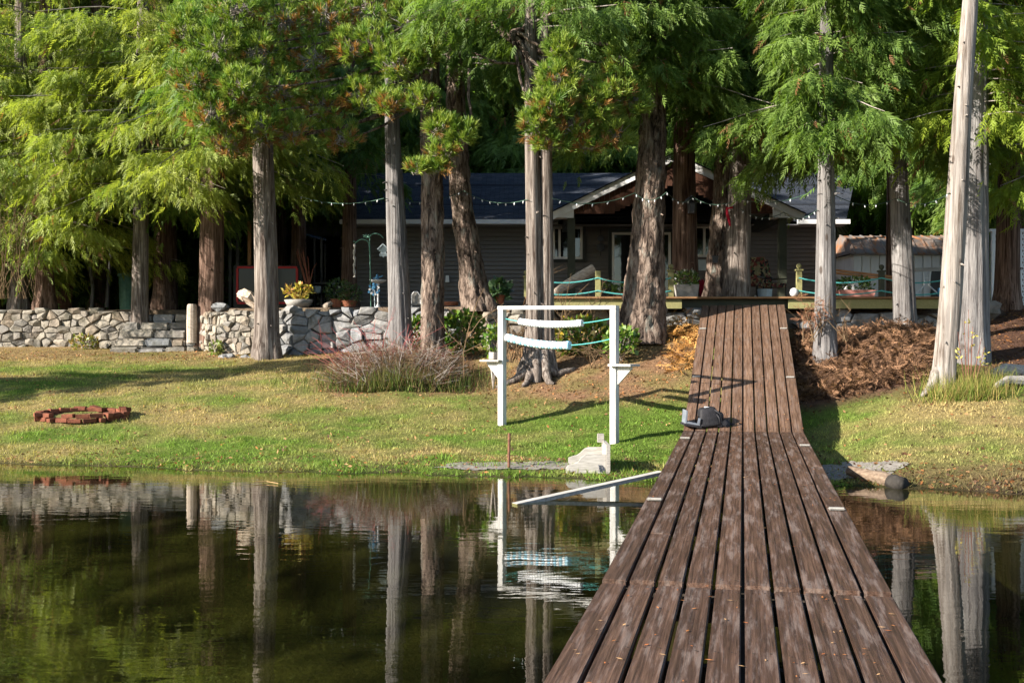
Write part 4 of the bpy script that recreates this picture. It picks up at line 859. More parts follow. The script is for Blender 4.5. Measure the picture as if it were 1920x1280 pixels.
# things on the deck
DT = DZ
def blobplant(name, label, c, r, n_, cols, stems=None, mat=M_broad, size=(.05, .09), cat='plant', parent=None, flat=.7):
    u = RNG.normal(size=(n_, 3)); u /= np.linalg.norm(u, axis=1, keepdims=True); pos = np.array(c)+u*(RNG.uniform(.3, 1, (n_, 1))**.5)*np.array(r)
    T_ = [np.array([[0, 0, 0], [.32, .05, -.5], [0, .12, -1.], [-.32, .05, -.5]])]
    ci = RNG.integers(0, len(cols), n_); cc = np.array(cols)[ci]*RNG.uniform(.6, 1.3, (n_, 1))
    ax = u*.7+np.array([0, 0, .3])+RNG.normal(size=(n_, 3))*.4
    V, Fq, C = scatter(pos, ax, RNG.uniform(size[0], size[1], n_), cc, T_)
    o = part(name, V, Fq, mat, parent, False, C)
    return o if parent else tag(o, label, cat)
GRN = [(.07, .14, .02), (.12, .20, .03), (.05, .10, .02), (.18, .22, .05)]
def potted(label, c, w_, h, potm, r, n_, cols, square=True, size=(.05, .10)):
    t = thing('potted_plant', label, 'plant', c); m = MB(); c = Vector(c)
    if square: m.box(c+Vector((0, 0, h/2)), (w_*.85, w_*.7, h), taper=1.16)
    else: m.lathe(c, [(w_*.35, 0), (w_*.48, h*.9), (w_*.52, h*.9), (w_*.52, h)], 16)
    m.build('pot', potm, t); blobplant('foliage', None, c+Vector((0, 0, h+r[2]*.6)), r, n_, cols, parent=t, size=size)
potted('grey planter with white-green flowers at the reddish deck trunk', (XP(1287, 24.3), 24.3, DT), .52, .30, M_conc, (.27, .22, .20), 420, GRN+[(.5, .48, .45)])
potted('long faded pink planter with dark green leaves right of the ramp', (XP(1600, 24.6), 24.6, DT), .85, .18, M_pink, (.48, .2, .2), 420, GRN)
potted('terracotta pot with green shoots by the sliding door', (XP(1170, 25.2), 25.2, DT), .5, .17, M_terra, (.25, .2, .12), 160, GRN)
potted('low green leafy pot beside the deck post before the door', (XP(1138, 24.6), 24.6, DT), .3, .12, M_black, (.2, .16, .14), 160, GRN)
potted('clay pot with spiky agave at the wall left of the deck', (XP(935, 27), 27, 2.80), .34, .22, M_terra, (.22, .2, .2), 110, [(.04, .09, .04), (.07, .12, .05)], False, (.16, .3))
m = MB(); P = [W(1040, 551, 25), W(1062, 536, 25), W(1090, 519, 25), W(1115, 504, 25)]; m.tube(P, [.10, .12, .14, .13], 12); m.obj('leaning_log', M_log, 'pale driftwood log leaning up on the deck', 'log')
def chair(label, px, y, rz, fl):
    t = thing('deck_chair', label, 'chair', (XP(px, y), y, DT)); c = Vector((XP(px, y), y, DT)); Mz = Matrix.Rotation(rz, 4, 'Z')
    def bx(nm, o, d, mat, rx=0): m = MB(); m.box(Vector((0, 0, 0)), d, 0, rx); V = [c+(Mz @ (Vector(v)+Vector(o))) for v in m.V]; part(nm, V, m.F, mat, t)
    for a in (-.27, .27):
        for b in (-.25, .25): bx('leg', (a, b, .2), (.03, .03, .4), M_black)
        bx('armrest', (a, 0, .6), (.04, .55, .03), M_black)
    bx('seat', (0, 0, .43), (.54, .54, .10), fl); bx('backrest', (0, .30, .78), (.52, .10, .68), fl, R(-14))
chair('left of two floral cushioned chairs beside the porch post', 1406, 26.5, R(-30), M_floral); chair('right of two floral cushioned chairs, against the porch post', 1446, 27.2, R(35), M_floral)
m = MB(); m.lathe((XP(1434, 26), 26, DT), [(.16, 0), (.18, .28), (.17, .28), (.15, .02)], 16); m.obj('bucket', M_ltblue, 'pale striped bucket under the floral chairs', 'bucket')
m = MB(); m.lathe((XP(1416, 25.6), 25.6, DT), [(.07, 0), (.07, .05), (.03, .09), (.015, .12)], 12); m.obj('small_lamp', M_silver2, 'tiny silver lantern on the deck left of the bucket', 'lantern')
m = MB(); m.lathe((XP(1489, 23.75), 23.75, DT), [(.03, 0), (.085, .04), (.10, .10), (.085, .16), (.03, .2)], 14); m.obj('glass_ball', M_silver2, 'pale glass ball at the foot of the deck post', 'ball', smooth=True)
m = MB(); 
for i in range(9):
    a0 = XP(1312+i*3.2, 25.9); m.box((a0, 25.9+.04*math.sin(i*2.1), DT+.24), (.045, .06, .50+.05*math.sin(i*1.7)), 0, 0, .12*math.sin(i))
m.obj('red_blanket', M_redcloth, 'dark red cloth draped behind the crooked fir trunk', 'cloth')
m = MB(); m.tube([W(1363, 389, 24.5), W(1364, 402, 24.45), W(1367, 414, 24.45), W(1369, 424, 24.45)], [.03, .035, .035, .02], 6); m.tube([W(1364, 391, 24.45), W(1374, 389, 24.4)], .02, 6); m.obj('red_strap', M_redcloth, 'red strap hanging between the two deck trunks', 'strap')
ln = thing('lantern', 'black lantern hung on the reddish trunk', 'lantern', W(1297, 400, 25.2)); c = W(1297, 400, 25.2)
m = MB(); m.lathe(c, [(.09, 0), (.12, .24), (.10, .25)], 6); m.build('body', M_black, ln); m = MB(); m.lathe(c+Vector((0, 0, .25)), [(.19, 0), (.15, .08), (.05, .14), (.05, .18)], 6); m.build('roof', M_black, ln)
m = MB(); m.box(W(1341, 487, 25.0), (.12, .08, .14)); m.box(W(1341, 481, 24.97), (.15, .12, .03)); m.obj('tree_lamp', M_black, 'small black solar lamp fixed to the crooked fir', 'lamp')
m = MB(); m.box(W(1317, 497, 31.8), (.3, .05, .32)); m.obj('cloth_panel', M_ltblue, 'pale cloth hanging below the right porch window', 'cloth')

# string lights
def lights(label, pts, nb):
    t = thing('string_lights', label, 'lights', W(*pts[0])); P = []
    for (a, b) in zip(pts[:-1], pts[1:]):
        A_, B_ = W(*a), W(*b)
        for i in range(8): q = i/8; P.append(A_.lerp(B_, q)-Vector((0, 0, .16*4*q*(1-q))))
    P.append(W(*pts[-1])); m = MB(); m.tube(P, .008, 5); m.build('cable', M_cable, t)
    mm = MB(); mm.lathe((0, 0, 0), [(.007, 0), (.009, -.011), (.015, -.027), (.013, -.046), (.003, -.066)], 8); bme = rawmesh('bulb', mm.V, mm.F, True); bme.materials.append(M_bulb)
    for i in range(nb):
        q = (i+.5)/nb*(len(P)-1); k = int(q); p_ = P[k].lerp(P[min(k+1, len(P)-1)], q-k)
        share('bulb', bme, t, p_, (random.uniform(-.4, .4), random.uniform(-.4, .4), 0))
lights('string of white bulbs from the dark left foliage to the twin cedar', [(556, 366, 27), (720, 372, 23.4), (870, 358, 24.7), (990, 374, 21.3)], 24)
lights('string of white bulbs across the porch gable between trunks', [(1036, 372, 21.4), (1190, 362, 22.2), (1250, 360, 22.2), (1300, 370, 25), (1385, 372, 24.3), (1530, 356, 20.2)], 26)
lights('lower string of white bulbs along the right porch eave', [(1388, 392, 24.4), (1470, 398, 25), (1532, 393, 20.3)], 14)
lights('string of white bulbs between the right grey trunks', [(1565, 366, 20.3), (1680, 372, 22.2), (1780, 362, 18.3), (1890, 358, 25.5)], 16)

# ---------------------------------------------------------------- shed, lattice, lumber
SY = 30.0; shed = thing('shed', 'white metal shed with rusting ribbed roof', 'shed', (XP(1690, SY), SY, 2.75)); sx0, sx1 = XP(1600, SY), XP(1800, SY); sz1 = ZP(475, SY)
m = MB(); m.box(((sx0+sx1)/2, SY+1.2, (2.7+sz1)/2), (sx1-sx0-.06, 2.3, sz1-2.72)); m.build('wall', M_shedw, shed)
x = sx0
while x < sx1-.05:
    wd = .245; me_ = bevel_box('wall_panel', (wd-.02, .03, sz1-2.75), .012); me_.materials.append(M_shedw); share('wall_panel', me_, shed, (x+wd/2, SY+.03, (2.75+sz1)/2)); x += wd
rz_ = ZP(447, SY+.9)
m = MB(); m.add([(sx0-.08, SY-.1, sz1), (sx1+.08, SY-.1, sz1), (sx1+.02, SY+.45, sz1+.42), (sx0+.02, SY+.45, sz1+.42), (sx1+.02, SY+1.3, sz1+.62), (sx0+.02, SY+1.3, sz1+.62), (sx1+.08, SY+2.6, sz1), (sx0-.08, SY+2.6, sz1)], [(0, 1, 2, 3), (3, 2, 4, 5), (5, 4, 6, 7), (0, 3, 5, 7), (1, 6, 4, 2)]); m.build('roof', M_rroof, shed)
for k in range(11):
    x = sx0+.02+(sx1-sx0-.04)*k/10; m = MB(); m.bar((x, SY-.11, sz1+.015), (x, SY+.44, sz1+.435), .035, .03); m.bar((x, SY+.44, sz1+.435), (x, SY+1.3, sz1+.635), .035, .03); m.build('roof_rib', M_rroof, shed)
m = MB(); m.box(((sx0+sx1)/2, SY-.09, sz1-.02), (sx1-sx0+.16, .05, .05)); m.build('eave_trim', M_rroof, shed)
m = MB(); m.box((XP(1762, SY), SY-.0, ZP(537, SY)), (.5, .05, .85)); m.build('door_opening', M_black, shed)
tb = thing('sawhorse', 'white folding frame leaning in front of the shed', 'frame', (XP(1735, 28.6), 28.6, 2.8))
m = MB(); m.bar(W(1716, 506, 28.6), W(1775, 504, 28.6), .08, .10); m.build('top_rail', M_wwood, tb)
for a in ((1731, 508, 1733, 535), (1733, 535, 1716, 552), (1745, 508, 1741, 535), (1741, 535, 1760, 552)):
    m = MB(); m.tube([W(a[0], a[1], 28.6), W(a[2], a[3], 28.6)], .022, 6); m.build('leg', M_trimw, tb)
m = MB(); m.bar(W(1733, 521, 28.6), W(1744, 521, 28.6), .03, .03); m.build('stretcher', M_trimw, tb)
m = MB(); m.box((XP(1768, 27), 27, DT+.22), (.2, .2, .28)); m.obj('blue_bin', M_bluep, 'small bright blue bin by the shed', 'bin')
for i, (a, b, lb) in enumerate((((1562, 506), (1672, 519), 'upper of two orange boards propped before the shed'), ((1562, 511), (1672, 524), 'lower of two orange boards propped before the shed'))):
    m = MB(); m.bar(W(*a, 27.2), W(*b, 27.0), .12, .05); m.obj('lumber_board', M_lumber, lb, 'board')
LY = 28.4; lat = thing('lattice_screen', 'white lattice screen at the right edge behind a dark trunk', 'lattice', (XP(1890, LY), LY, 2.75)); lx0, lx1, lz0, lz1 = XP(1862, LY), XP(1990, LY), 2.78, ZP(432, LY)
for x in (lx0, XP(1912, LY), XP(1962, LY), lx1): m = MB(); m.box((x, LY, (lz0+lz1)/2), (.09, .09, lz1-lz0)); m.build('post', M_trimw, lat)
m = MB(); m.box(((lx0+lx1)/2, LY, lz1), (lx1-lx0+.2, .12, .07)); m.build('top_rail', M_trimw, lat)
H = lz1-lz0; 
for sgn in (1, -1):
    q = -H
    while q < lx1-lx0:
        xa, xb = lx0+q, lx0+q+H; z_a, z_b = (lz0, lz1) if sgn > 0 else (lz1, lz0)
        ta, tb_ = max(0, (lx0-xa)/H), min(1, (lx1-xa)/H)
        if tb_-ta > .03:
            m = MB(); yy = LY+.01*sgn; m.bar((xa+H*ta, yy, z_a+(z_b-z_a)*ta), (xa+H*tb_, yy, z_a+(z_b-z_a)*tb_), .012, .045); m.build('lattice_slat', M_trimw, lat)
        q += .155

# ---------------------------------------------------------------- vehicles and yard things at the left
def truck(label, cx, y, rz, paint, emblem, name='pickup_truck', cat='truck', s=1.0):
    t = thing(name, label, cat, (cx, y, 2.8)); Mz = Matrix.Translation((cx, y, 2.8)) @ Matrix.Rotation(rz, 4, 'Z') @ Matrix.Scale(s, 4)
    def pr(nm, sec, x0, x1, mat, par=t):           # profile in (y,z), extruded in x; front is -y
        m = MB(); m.prism([Vector((x0, a, b)) for a, b in sec], (x1-x0, 0, 0)); return part(nm, [Mz @ Vector(v) for v in m.V], m.F, mat, par)
    def bx(nm, c, d, mat, par=t): m = MB(); m.box(c, d); return part(nm, [Mz @ Vector(v) for v in m.V], m.F, mat, par)
    pr('body', [(-2.6, .45), (-2.62, 1.0), (-2.5, 1.12), (-1.2, 1.22), (2.6, 1.22), (2.65, .45)], -.95, .95, paint)
    cab = pr('cab', [(-1.2, 1.22), (-.45, 1.82), (1.3, 1.86), (1.5, 1.22)], -.82, .82, paint)
    pr('windshield', [(-1.18, 1.26), (-.47, 1.80), (-.45, 1.76), (-1.1, 1.24)], -.72, .72, M_blueglass, cab)
    for sx in (-1, 1): bx('side_window', (sx*.825, .4, 1.52), (.02, 1.5, .42), M_glass, cab)
    g = bx('grille', (0, -2.64, .84), (1.15, .05, .34), M_black); bx('grille_surround', (0, -2.63, .84), (1.25, .04, .42), M_silver2)
    bx('bumper', (0, -2.68, .52), (1.9, .18, .22), M_silver2)
    for sx in (-1, 1):
        bx('headlight', (sx*.76, -2.63, .86), (.26, .06, .28), M_bulb); bx('turn_signal', (sx*.92, -2.62, .80), (.06, .05, .2), M_amber)
        for yy in (-1.75, 1.7):
            m = MB(); m.lathe((sx*.85, yy, .38), [(.2, -.12), (.37, -.12), (.38, 0), (.37, .12), (.2, .12)], 18, (1, 0, 0)); wh = part('wheel', [Mz @ Vector(v) for v in m.V], m.F, M_rubber, t)
            m = MB(); m.lathe((sx*.85, yy, .38), [(.05, -.13), (.2, -.13), (.2, .13), (.05, .13)], 14, (1, 0, 0)); part('rim', [Mz @ Vector(v) for v in m.V], m.F, M_silver2, wh)
    for sx in (-1, 1): bx('mirror', (sx*1.02, -.75, 1.36), (.2, .08, .18), paint)
    if emblem:
        cu = bpy.data.curves.new('emblem', 'FONT'); cu.body = emblem; cu.size = .22; cu.align_x = 'CENTER'; cu.align_y = 'CENTER'; cu.extrude = .01; cu.materials.append(M_red)
        q_ = link(bpy.data.objects.new('emblem_text', cu)); bpy.context.view_layer.update(); em = bpy.data.meshes.new_from_object(q_.evaluated_get(bpy.context.evaluated_depsgraph_get())); bpy.data.objects.remove(q_); bpy.data.curves.remove(cu); o = link(bpy.data.objects.new('emblem', em)); o.parent = t; mw = Mz @ Matrix.Translation((0, -2.68, .84)) @ Matrix.Rotation(R(90), 4, 'X')
        o.matrix_basis = Matrix.Translation(-ORG[t]) @ mw
    return t
truck('dark pickup with red lettered grille parked behind the reddish trunk', XP(400, 38), 40.0, R(-14), M_truck, 'GMC')
truck('white vehicle parked in the shade behind the planter and cabinet', XP(590, 40), 41.5, R(62), M_van, None, 'parked_van', 'van', .95)
cb = thing('glass_cabinet', 'dark glass case with a bright red frame behind the straight trunk', 'cabinet', (XP(500, 30.6), 30.6, 2.75)); x0, x1, z0, z1 = XP(436, 30.5), XP(565, 30.5), 2.78, ZP(497, 30.5)
m = MB(); m.box(((x0+x1)/2, 30.85, (z0+z1)/2), (x1-x0, .5, z1-z0)); m.build('case', M_trimd, cb)
m = MB(); a, b, c_, d_ = XP(444, 30.5), XP(556, 30.5), 2.95, ZP(501, 30.5)
for q in (((a+b)/2, d_, b-a, .06), ((a+b)/2, c_, b-a, .06)): m.box((q[0], 30.57, q[1]), (q[2], .06, q[3]))
for q in (a, b): m.box((q, 30.57, (c_+d_)/2), (.06, .06, d_-c_-.06))
m.build('frame', M_red, cb); m = MB(); m.box(((a+b)/2, 30.585, (c_+d_)/2), (b-a-.06, .02, d_-c_-.06)); m.build('pane', M_cglass, cb)
for k, pxp in enumerate((432, 446, 468)):
    m = MB(); m.box((XP(pxp, 31.6), 31.6, 4.1), (.09, .09, 2.6)); m.obj('yard_post', M_trimd if k < 2 else M_lumber, ('tall black post left of the glass cabinet', 'second thin black post above the glass cabinet', 'tan post rising behind the glass cabinet')[k], 'post')
gb = thing('gazebo', 'small dark canopy with a blue sloping roof left of the house', 'canopy', (XP(595, 33.5), 33.5, 2.75))
m = MB(); m.prism([W(563, 440, 33), W(612, 452, 33), W(612, 449, 35), W(563, 437, 35)], (0, 0, .04)); m.build('roof', M_slate, gb)
for a, y in ((590, 33), (603, 33), (590, 35), (610, 35)): m = MB(); m.box((XP(a, y), y, 3.9), (.06, .06, 2.3)); m.build('post', M_black, gb)
m = MB(); m.box((XP(600, 32.5), 32.5, ZP(532, 32.5)), (1.3, .7, .05)); tbl = thing('garden_table', 'dark table with a pail under the canopy', 'table', (XP(600, 32.5), 32.5, 2.8)); m.build('table_top', M_black, tbl)
for a in (-.6, .6):
    for b in (-.3, .3): m = MB(); m.box((XP(600, 32.5)+a, 32.5+b, (2.8+ZP(533, 32.5))/2), (.05, .05, ZP(533, 32.5)-2.8)); m.build('leg', M_black, tbl)
m = MB(); m.lathe((XP(594, 32.1), 32.1, ZP(549, 32.1)), [(.11, 0), (.13, .2), (.12, .2), (.10, .02)], 12); m.obj('pail', M_ltblue, 'blue-grey pail hanging by the garden table', 'pail')
pl = thing('bowl_planter', 'concrete bowl with yellowing leafy plant on the wall', 'planter', (XP(560, 26.6), 26.6, 2.66)); c = Vector((XP(560, 26.6), 26.6, 2.68))
m = MB(); m.lathe(c, [(.20, 0), (.30, .08), (.36, .20), (.33, .21), (.25, .12)], 18); m.build('bowl', M_conc, pl, True)
mt = MB(); 
for k in range(34):
    a = random.uniform(0, 6.28); d = Vector((math.cos(a)*.32, math.sin(a)*.2, random.uniform(.22, .42))); mt.tube([c+Vector((0, 0, .15)), c+d*.6+Vector((0, 0, .18)), c+d+Vector((0, 0, .14))], .008, 3)
mt.build('stems', vary('yellow_stem', (.35, .25, .05), (.5, .36, .08), 6, per=0, bump=0), pl)
blobplant('foliage', None, c+Vector((0, 0, .42)), (.38, .25, .17), 130, [(.42, .33, .05), (.30, .30, .05), (.36, .18, .06), (.5, .42, .12)], parent=pl, size=(.08, .13))
def lump(name, label, cat, P, r, mat, n_=10, amp=.25):
    m = MB(); m.tube(P, r, n_); V = [tuple(Vector(v)+Vector((random.uniform(-1, 1), random.uniform(-1, 1), random.uniform(-1, 1)))*amp*r[0]) for v in m.V]; o = part(name, V, m.F, mat, None, False); return tag(o, label, cat)
lump('driftwood', 'twisted orange and white driftwood lying on the wall top', 'driftwood', [W(446, 552, 26.6), W(456, 553, 26.6), W(468, 556, 26.6), W(482, 568, 26.6), W(496, 582, 26.6)], [.05, .15, .17, .13, .16], M_drift, 10, .9)
lump('driftwood', 'short bleached driftwood piece at the gap below the wall plants', 'driftwood', [W(608, 577, 27.4), W(614, 572, 27.4), W(622, 566, 27.4)], [.07, .07, .05], M_log)
potted('red clay pot with dark leaves left of the house corner', (XP(636, 29), 29, 2.78), .5, .22, M_terra, (.40, .3, .35), 420, [(.03, .07, .02), (.06, .11, .03), (.08, .13, .03)], False)
potted('second clay pot with bushy leaves against the house corner', (XP(655, 28.6), 28.6, 2.78), .45, .16, M_terra, (.34, .3, .28), 360, [(.03, .07, .02), (.06, .11, .03), (.1, .12, .05)], False)
tw_ = MB()
for k in range(9):
    a = XP(579, 30)+random.uniform(-.05, .05); d = random.uniform(-.42, .35); tw_.tube([(a, 30, 3.3), (a+d*.4, 30, 3.9), (a+d*.75, 30, 4.35+random.uniform(-.2, .25)-abs(d)*.4)], [.016, .013, .008], 4)
tw_.obj('red_stem_shrub', M_redtwig, 'bare pink-red stems standing behind the planter', 'shrub')
# shepherd hook, ornament, birdhouse, birdbath, wind spinner
HK = 27.0
m = MB(); m.tube([W(696, 590, HK), W(694, 500, HK), W(693, 450, HK), W(694, 442, HK), W(699, 438.5, HK), W(706, 437.5, HK), W(713, 440, HK), W(719, 447, HK)], .016, 6)
m.tube([W(693, 475, HK), W(692, 458, HK), W(688, 451, HK), W(681, 448.5, HK), W(673, 450, HK), W(666, 456, HK), W(663.5, 453, HK), W(664.5, 451, HK)], .014, 6)
for k in range(7):
    a = k*.9; c = W(688, 444, HK-.03); m.tube([c, c+Vector((.11*math.cos(a), 0, .06*math.sin(a)+.02)), c+Vector((.05*math.cos(a+.6), 0, .03*math.sin(a+.6)))], .009, 4)
m.obj('shepherd_hook', M_green, 'green double-armed garden hook in front of the siding', 'garden hook', smooth=True)
m = MB(); P = [W(664.5+.8*math.sin(i*1.1), 457+i*4.5, HK) for i in range(15)]; m.tube(P, [.03+.014*math.sin(i*2.3) for i in range(15)], 6); m.obj('hanging_ornament', M_wwood, 'long pale twisted ornament hanging from the green hook', 'ornament')
bh = [(718.5, 459), (728, 468), (726, 471), (723.5, 470), (723.5, 474), (726, 476), (725, 481), (721, 480), (718.5, 483), (716, 480), (712, 481), (711, 476), (713.5, 474), (713.5, 470), (711, 471), (709, 468)]
bo = thing('birdhouse', 'pale blue birdhouse ornament with peaked roof hanging by the siding', 'birdhouse', W(718, 483, HK)); m = MB(); m.prism([W(a, b, HK) for a, b in bh], (0, .08, 0)); m.build('body', M_ltblue, bo)
m = MB(); m.bar(W(718.5, 457.5, HK), W(729, 468, HK), .14, .025); m.bar(W(718.5, 457.5, HK), W(708, 468, HK), .14, .025); m.build('roof', M_ltblue, bo); m = MB(); m.tube([W(719, 447, HK), W(718.5, 458, HK)], .004, 4); m.build('wire', M_black, bo)
bb = thing('birdbath', 'pale metal birdbath with a blue bird figure on the rim', 'birdbath', W(709, 580, 27.4)); c = W(709, 580, 27.4)
m = MB(); m.lathe(c, [(.12, 0), (.06, .08), (.028, .14), (.026, .62), (.05, .66)], 12); m.build('pedestal', M_silver2, bb, True)
m = MB(); m.lathe(c+Vector((0, 0, .66)), [(.05, 0), (.17, .04), (.235, .10), (.22, .10), (.15, .06)], 18); m.build('basin', M_silver2, bb, True)
m = MB(); m.lathe(c+Vector((-.03, 0, .75)), [(.01, 0), (.05, .03), (.055, .07), (.03, .10), (.035, .13), (.01, .16)], 10); m.bar(c+Vector((0, 0, .82)), c+Vector((.12, 0, .86)), .04, .03); m.bar(c+Vector((-.06, 0, .82)), c+Vector((-.13, 0, .79)), .05, .03); m.build('bird_figure', M_bluep, bb)
sp = thing('wind_spinner', 'blue and silver flower wind spinner on a stake', 'wind spinner', W(701.5, 582, 26.7)); c = W(701, 541, 26.7)
m = MB(); m.tube([W(703, 582, 26.7), W(702, 541, 26.75)], .012, 6); m.build('stake', M_ltblue, sp)
for k in range(11):
    a = k*6.283/11; d = Vector((math.cos(a), 0, math.sin(a))); m = MB(); q = c+d*random.uniform(.09, .15)+Vector((0, 0, -.05)); m.bar(c, q, .01, .01); m.lathe(q, [(.012, -.01), (.035, 0), (.03, .015)], 8, (0, -1, 0)); m.build('petal', M_silver2 if k % 2 else M_bluep, sp)
m = MB(); m.lathe(c+Vector((.01, -.03, .02)), [(.03, -.02), (.06, 0), (.03, .03)], 10, (0, -1, 0)); m.lathe(c+Vector((0, -.02, .10)), [(.02, -.02), (.045, 0), (.02, .03)], 10, (0, -1, 0)); m.build('hub', M_bluep, sp)
gc = thing('garden_chair', 'pale metal chair half hidden between the two trunks', 'chair', W(781, 580, 27.2))
m = MB(); m.tube([W(772, 578, 27.2), W(772, 553, 27.2), W(776, 547, 27.2), W(783, 547, 27.2), W(788, 555, 27.2), W(789, 578, 27.2)], .015, 6); m.build('frame', M_silver2, gc); m = MB(); m.prism([W(773, 553, 27.25), W(777, 548, 27.25), W(783, 548, 27.25), W(787, 556, 27.25), W(787, 570, 27.25), W(773, 570, 27.25)], (0, .03, 0)); m.build('backrest', M_conc, gc); m = MB(); m.box(W(781, 571, 27.0), (.26, .35, .03)); m.build('seat', M_conc, gc)
MB().lathe((XP(845, 27.2), 27.2, 2.76), [(.18, 0), (.2, .05), (.2, .10), (.17, .10)], 14).obj('clay_dish', M_terra, 'shallow clay dish on the terrace between trunks', 'dish')
MB().lathe((XP(75, 31), 31, 2.78), [(.30, 0), (.32, .7), (.34, .72), (.30, .75)], 16).obj('barrel', M_rust, 'dull red barrel in the shade behind the wall', 'barrel') if False else MB().lathe((XP(116, 31.5), 31.5, 2.78), [(.27, 0), (.29, .4), (.32, .78), (.29, .80)], 16).obj('barrel', M_rust, 'dull red barrel in the shade behind the left wall', 'barrel')
MB().lathe((XP(242, 32), 32, 2.78), [(.26, 0), (.30, 1.0), (.33, 1.02), (.33, 1.1)], 16).obj('waste_bin', M_green, 'dark green bin in the shade left of the wall trunk', 'bin')
for k, (a, l, lb) in enumerate(((70, 5, 'thin bluish pole leaning between the leftmost trunks'), (200, 8, 'thin bluish pole with a bent foot behind the wall'), (172, -6, 'thin pale pole deep in the shade behind the wall'))):
    m = MB(); m.tube([W(a, 576, 31), W(a+2, 540, 31), W(a+l, 480, 31), W(a+l, 440, 31)], .05, 7); m.obj('thin_pole', M_silver, lb, 'pole')

# ---------------------------------------------------------------- white wooden frame with float lines
A_ = Vector((XP(941.5, 18.6), 18.6, 0)); B_ = Vector((XP(1152, 17.2), 17.2, 0)); fd = (B_-A_); fa = math.atan2(fd.y, fd.x); fd.normalize(); fn = Vector((fd.y, -fd.x, 0))
fr_ = thing('game_frame', 'white wooden goal frame with two shelves standing on the lawn', 'frame', (A_.x, A_.y, ZP(801, 18.6)))
za0, za1 = ZP(801, 18.6), ZP(574, 18.6); zb0, zb1 = ZP(829, 17.2), ZP(573, 17.2); PWD = .115
def postm(p, z0, z1): 
    me_ = bevel_box('post', (PWD, PWD, z1-z0+.3), .008); me_.materials.append(M_white); share('post', me_, fr_, (p.x, p.y, (z0+z1)/2-.15), (0, 0, fa))
postm(A_, za0, za1-.06); postm(B_, zb0, zb1-.06)
m = MB(); e1_ = A_-fd*PWD/2+Vector((0, 0, za1-.028)); e2_ = B_+fd*PWD/2+Vector((0, 0, zb1-.028)); m.bar(e1_, e2_, PWD+.006, .06); m.build('crossbeam', M_white, fr_)
def shelf(p, z, sgn):
    c = p+fd*sgn*(PWD/2+.12); m = MB(); m.box((c.x, c.y, z), (.42, .30, .035), fa); m.build('shelf', M_wwood if sgn > 0 else M_grywood, fr_)
    a = p+fd*sgn*PWD/2; m = MB(); t = fn*.02
    m.prism([a+t+Vector((0, 0, z-.02)), a+fd*sgn*.27+t+Vector((0, 0, z-.02)), a+fd*sgn*.27+t+Vector((0, 0, z-.06)), a+t+Vector((0, 0, z-.33))], -fn*.04); m.build('bracket', M_white, fr_)
shelf(A_, ZP(676, 18.6), -1); shelf(B_, ZP(684, 17.2), 1)
c = A_-fd*.2; me_ = bevel_box('wood_block', (.12, .12, .13), .01); me_.materials.append(M_grywood); o = link(bpy.data.objects.new('wood_block', me_)); o.location = (c.x, c.y, ZP(676, 18.6)+.083); o.rotation_euler.z = fa; tag(o, 'small weathered wood block on the left shelf of the white frame', 'block')
def floats(label, z0, z1, s0, s1, sag, mats, n_, rad):
    L = (B_-A_).length; t = thing('float_line', label, 'float line', (A_+fd*L/2+Vector((0, 0, z0)))); P = []
    f = lambda q: A_+fd*(PWD/2+(L-PWD)*q)+Vector((0, 0, z0+(z1-z0)*q-sag*4*q*(1-q)))
    m = MB(); m.tube([f(i/16) for i in range(17)], .008, 5); m.build('rope', M_teal, t)
    for i in range(n_):
        a, b = f(s0+(s1-s0)*i/n_), f(s0+(s1-s0)*(i+.93)/n_); d = (b-a); l = d.length; r_ = rad*random.uniform(.94, 1.05); m = MB()
        m.lathe(a, [(r_*.86, 0), (r_*1.0, l*.10), (r_*.96, l*.5), (r_*1.0, l*.90), (r_*.86, l)], 14, d.normalized()); m.build('float', mats[i % len(mats)], t, True)
floats('upper line of white ribbed floats strung across the white frame', ZP(597, 18.55), ZP(597, 17.25), .15, .745, .10, [M_float, M_float, M_float], 24, .062)
floats('lower line of pale blue and white floats strung across the white frame', ZP(631, 18.55), ZP(635, 17.25), .02, .63, .13, [M_float, M_bfloat], 22, .072)

# horseshoe box, stake, gravel strip
hb = thing('horseshoe_backstop', 'weathered white stepped wooden backstop box at the water edge', 'backstop', (XP(1098, 14.7), 14.7, .03))
prof = [(1061, 887), (1061, 878), (1066, 872), (1078, 869), (1084, 866), (1090, 858), (1098, 852), (1136, 852), (1136, 887)]
m = MB(); m.prism([W(a, b, 14.65) for a, b in prof], (0, .045, 0)); m.build('front_panel', M_wwood, hb)
up_ = [(1065, 866), (1066, 858), (1074, 855), (1082, 853), (1088, 849), (1096, 841), (1104, 838), (1132, 838), (1132, 866)]
m = MB(); m.prism([W(a, b, 15.3)-Vector((0, 0, .02)) for a, b in up_]+[], (0, .045, 0)); 
zlow = .0
m2 = MB(); pts = [W(a, b, 15.3) for a, b in up_]; pts[0].z = zlow; pts[-1].z = zlow; m2.prism(pts, (0, .045, 0)); m2.build('rear_panel', M_wwood, hb)
xr = W(1136, 860, 14.65).x; m = MB(); m.box((xr+.03, 15.0, .20), (.05, .80, .46)); m.build('end_board', M_grywood, hb); m = MB(); m.box((xr-.02, 15.28, .47), (.09, .09, .12)); m.build('end_post', M_grywood, hb)
m = MB(); c = W(1127, 878, 14.64)
for (a, b) in (((-.03, -.04), (-.02, .05)), ((-.03, .0), (.03, -.01)), ((.0, .05), (.03, -.05)), ((-.035, .05), (.0, -.05)), ((.02, .03), (.055, -.05))): m.bar(c+Vector((a[0], 0, a[1])), c+Vector((b[0], 0, b[1])), .006, .008)
m.build('scrawled_mark', M_truck, hb)
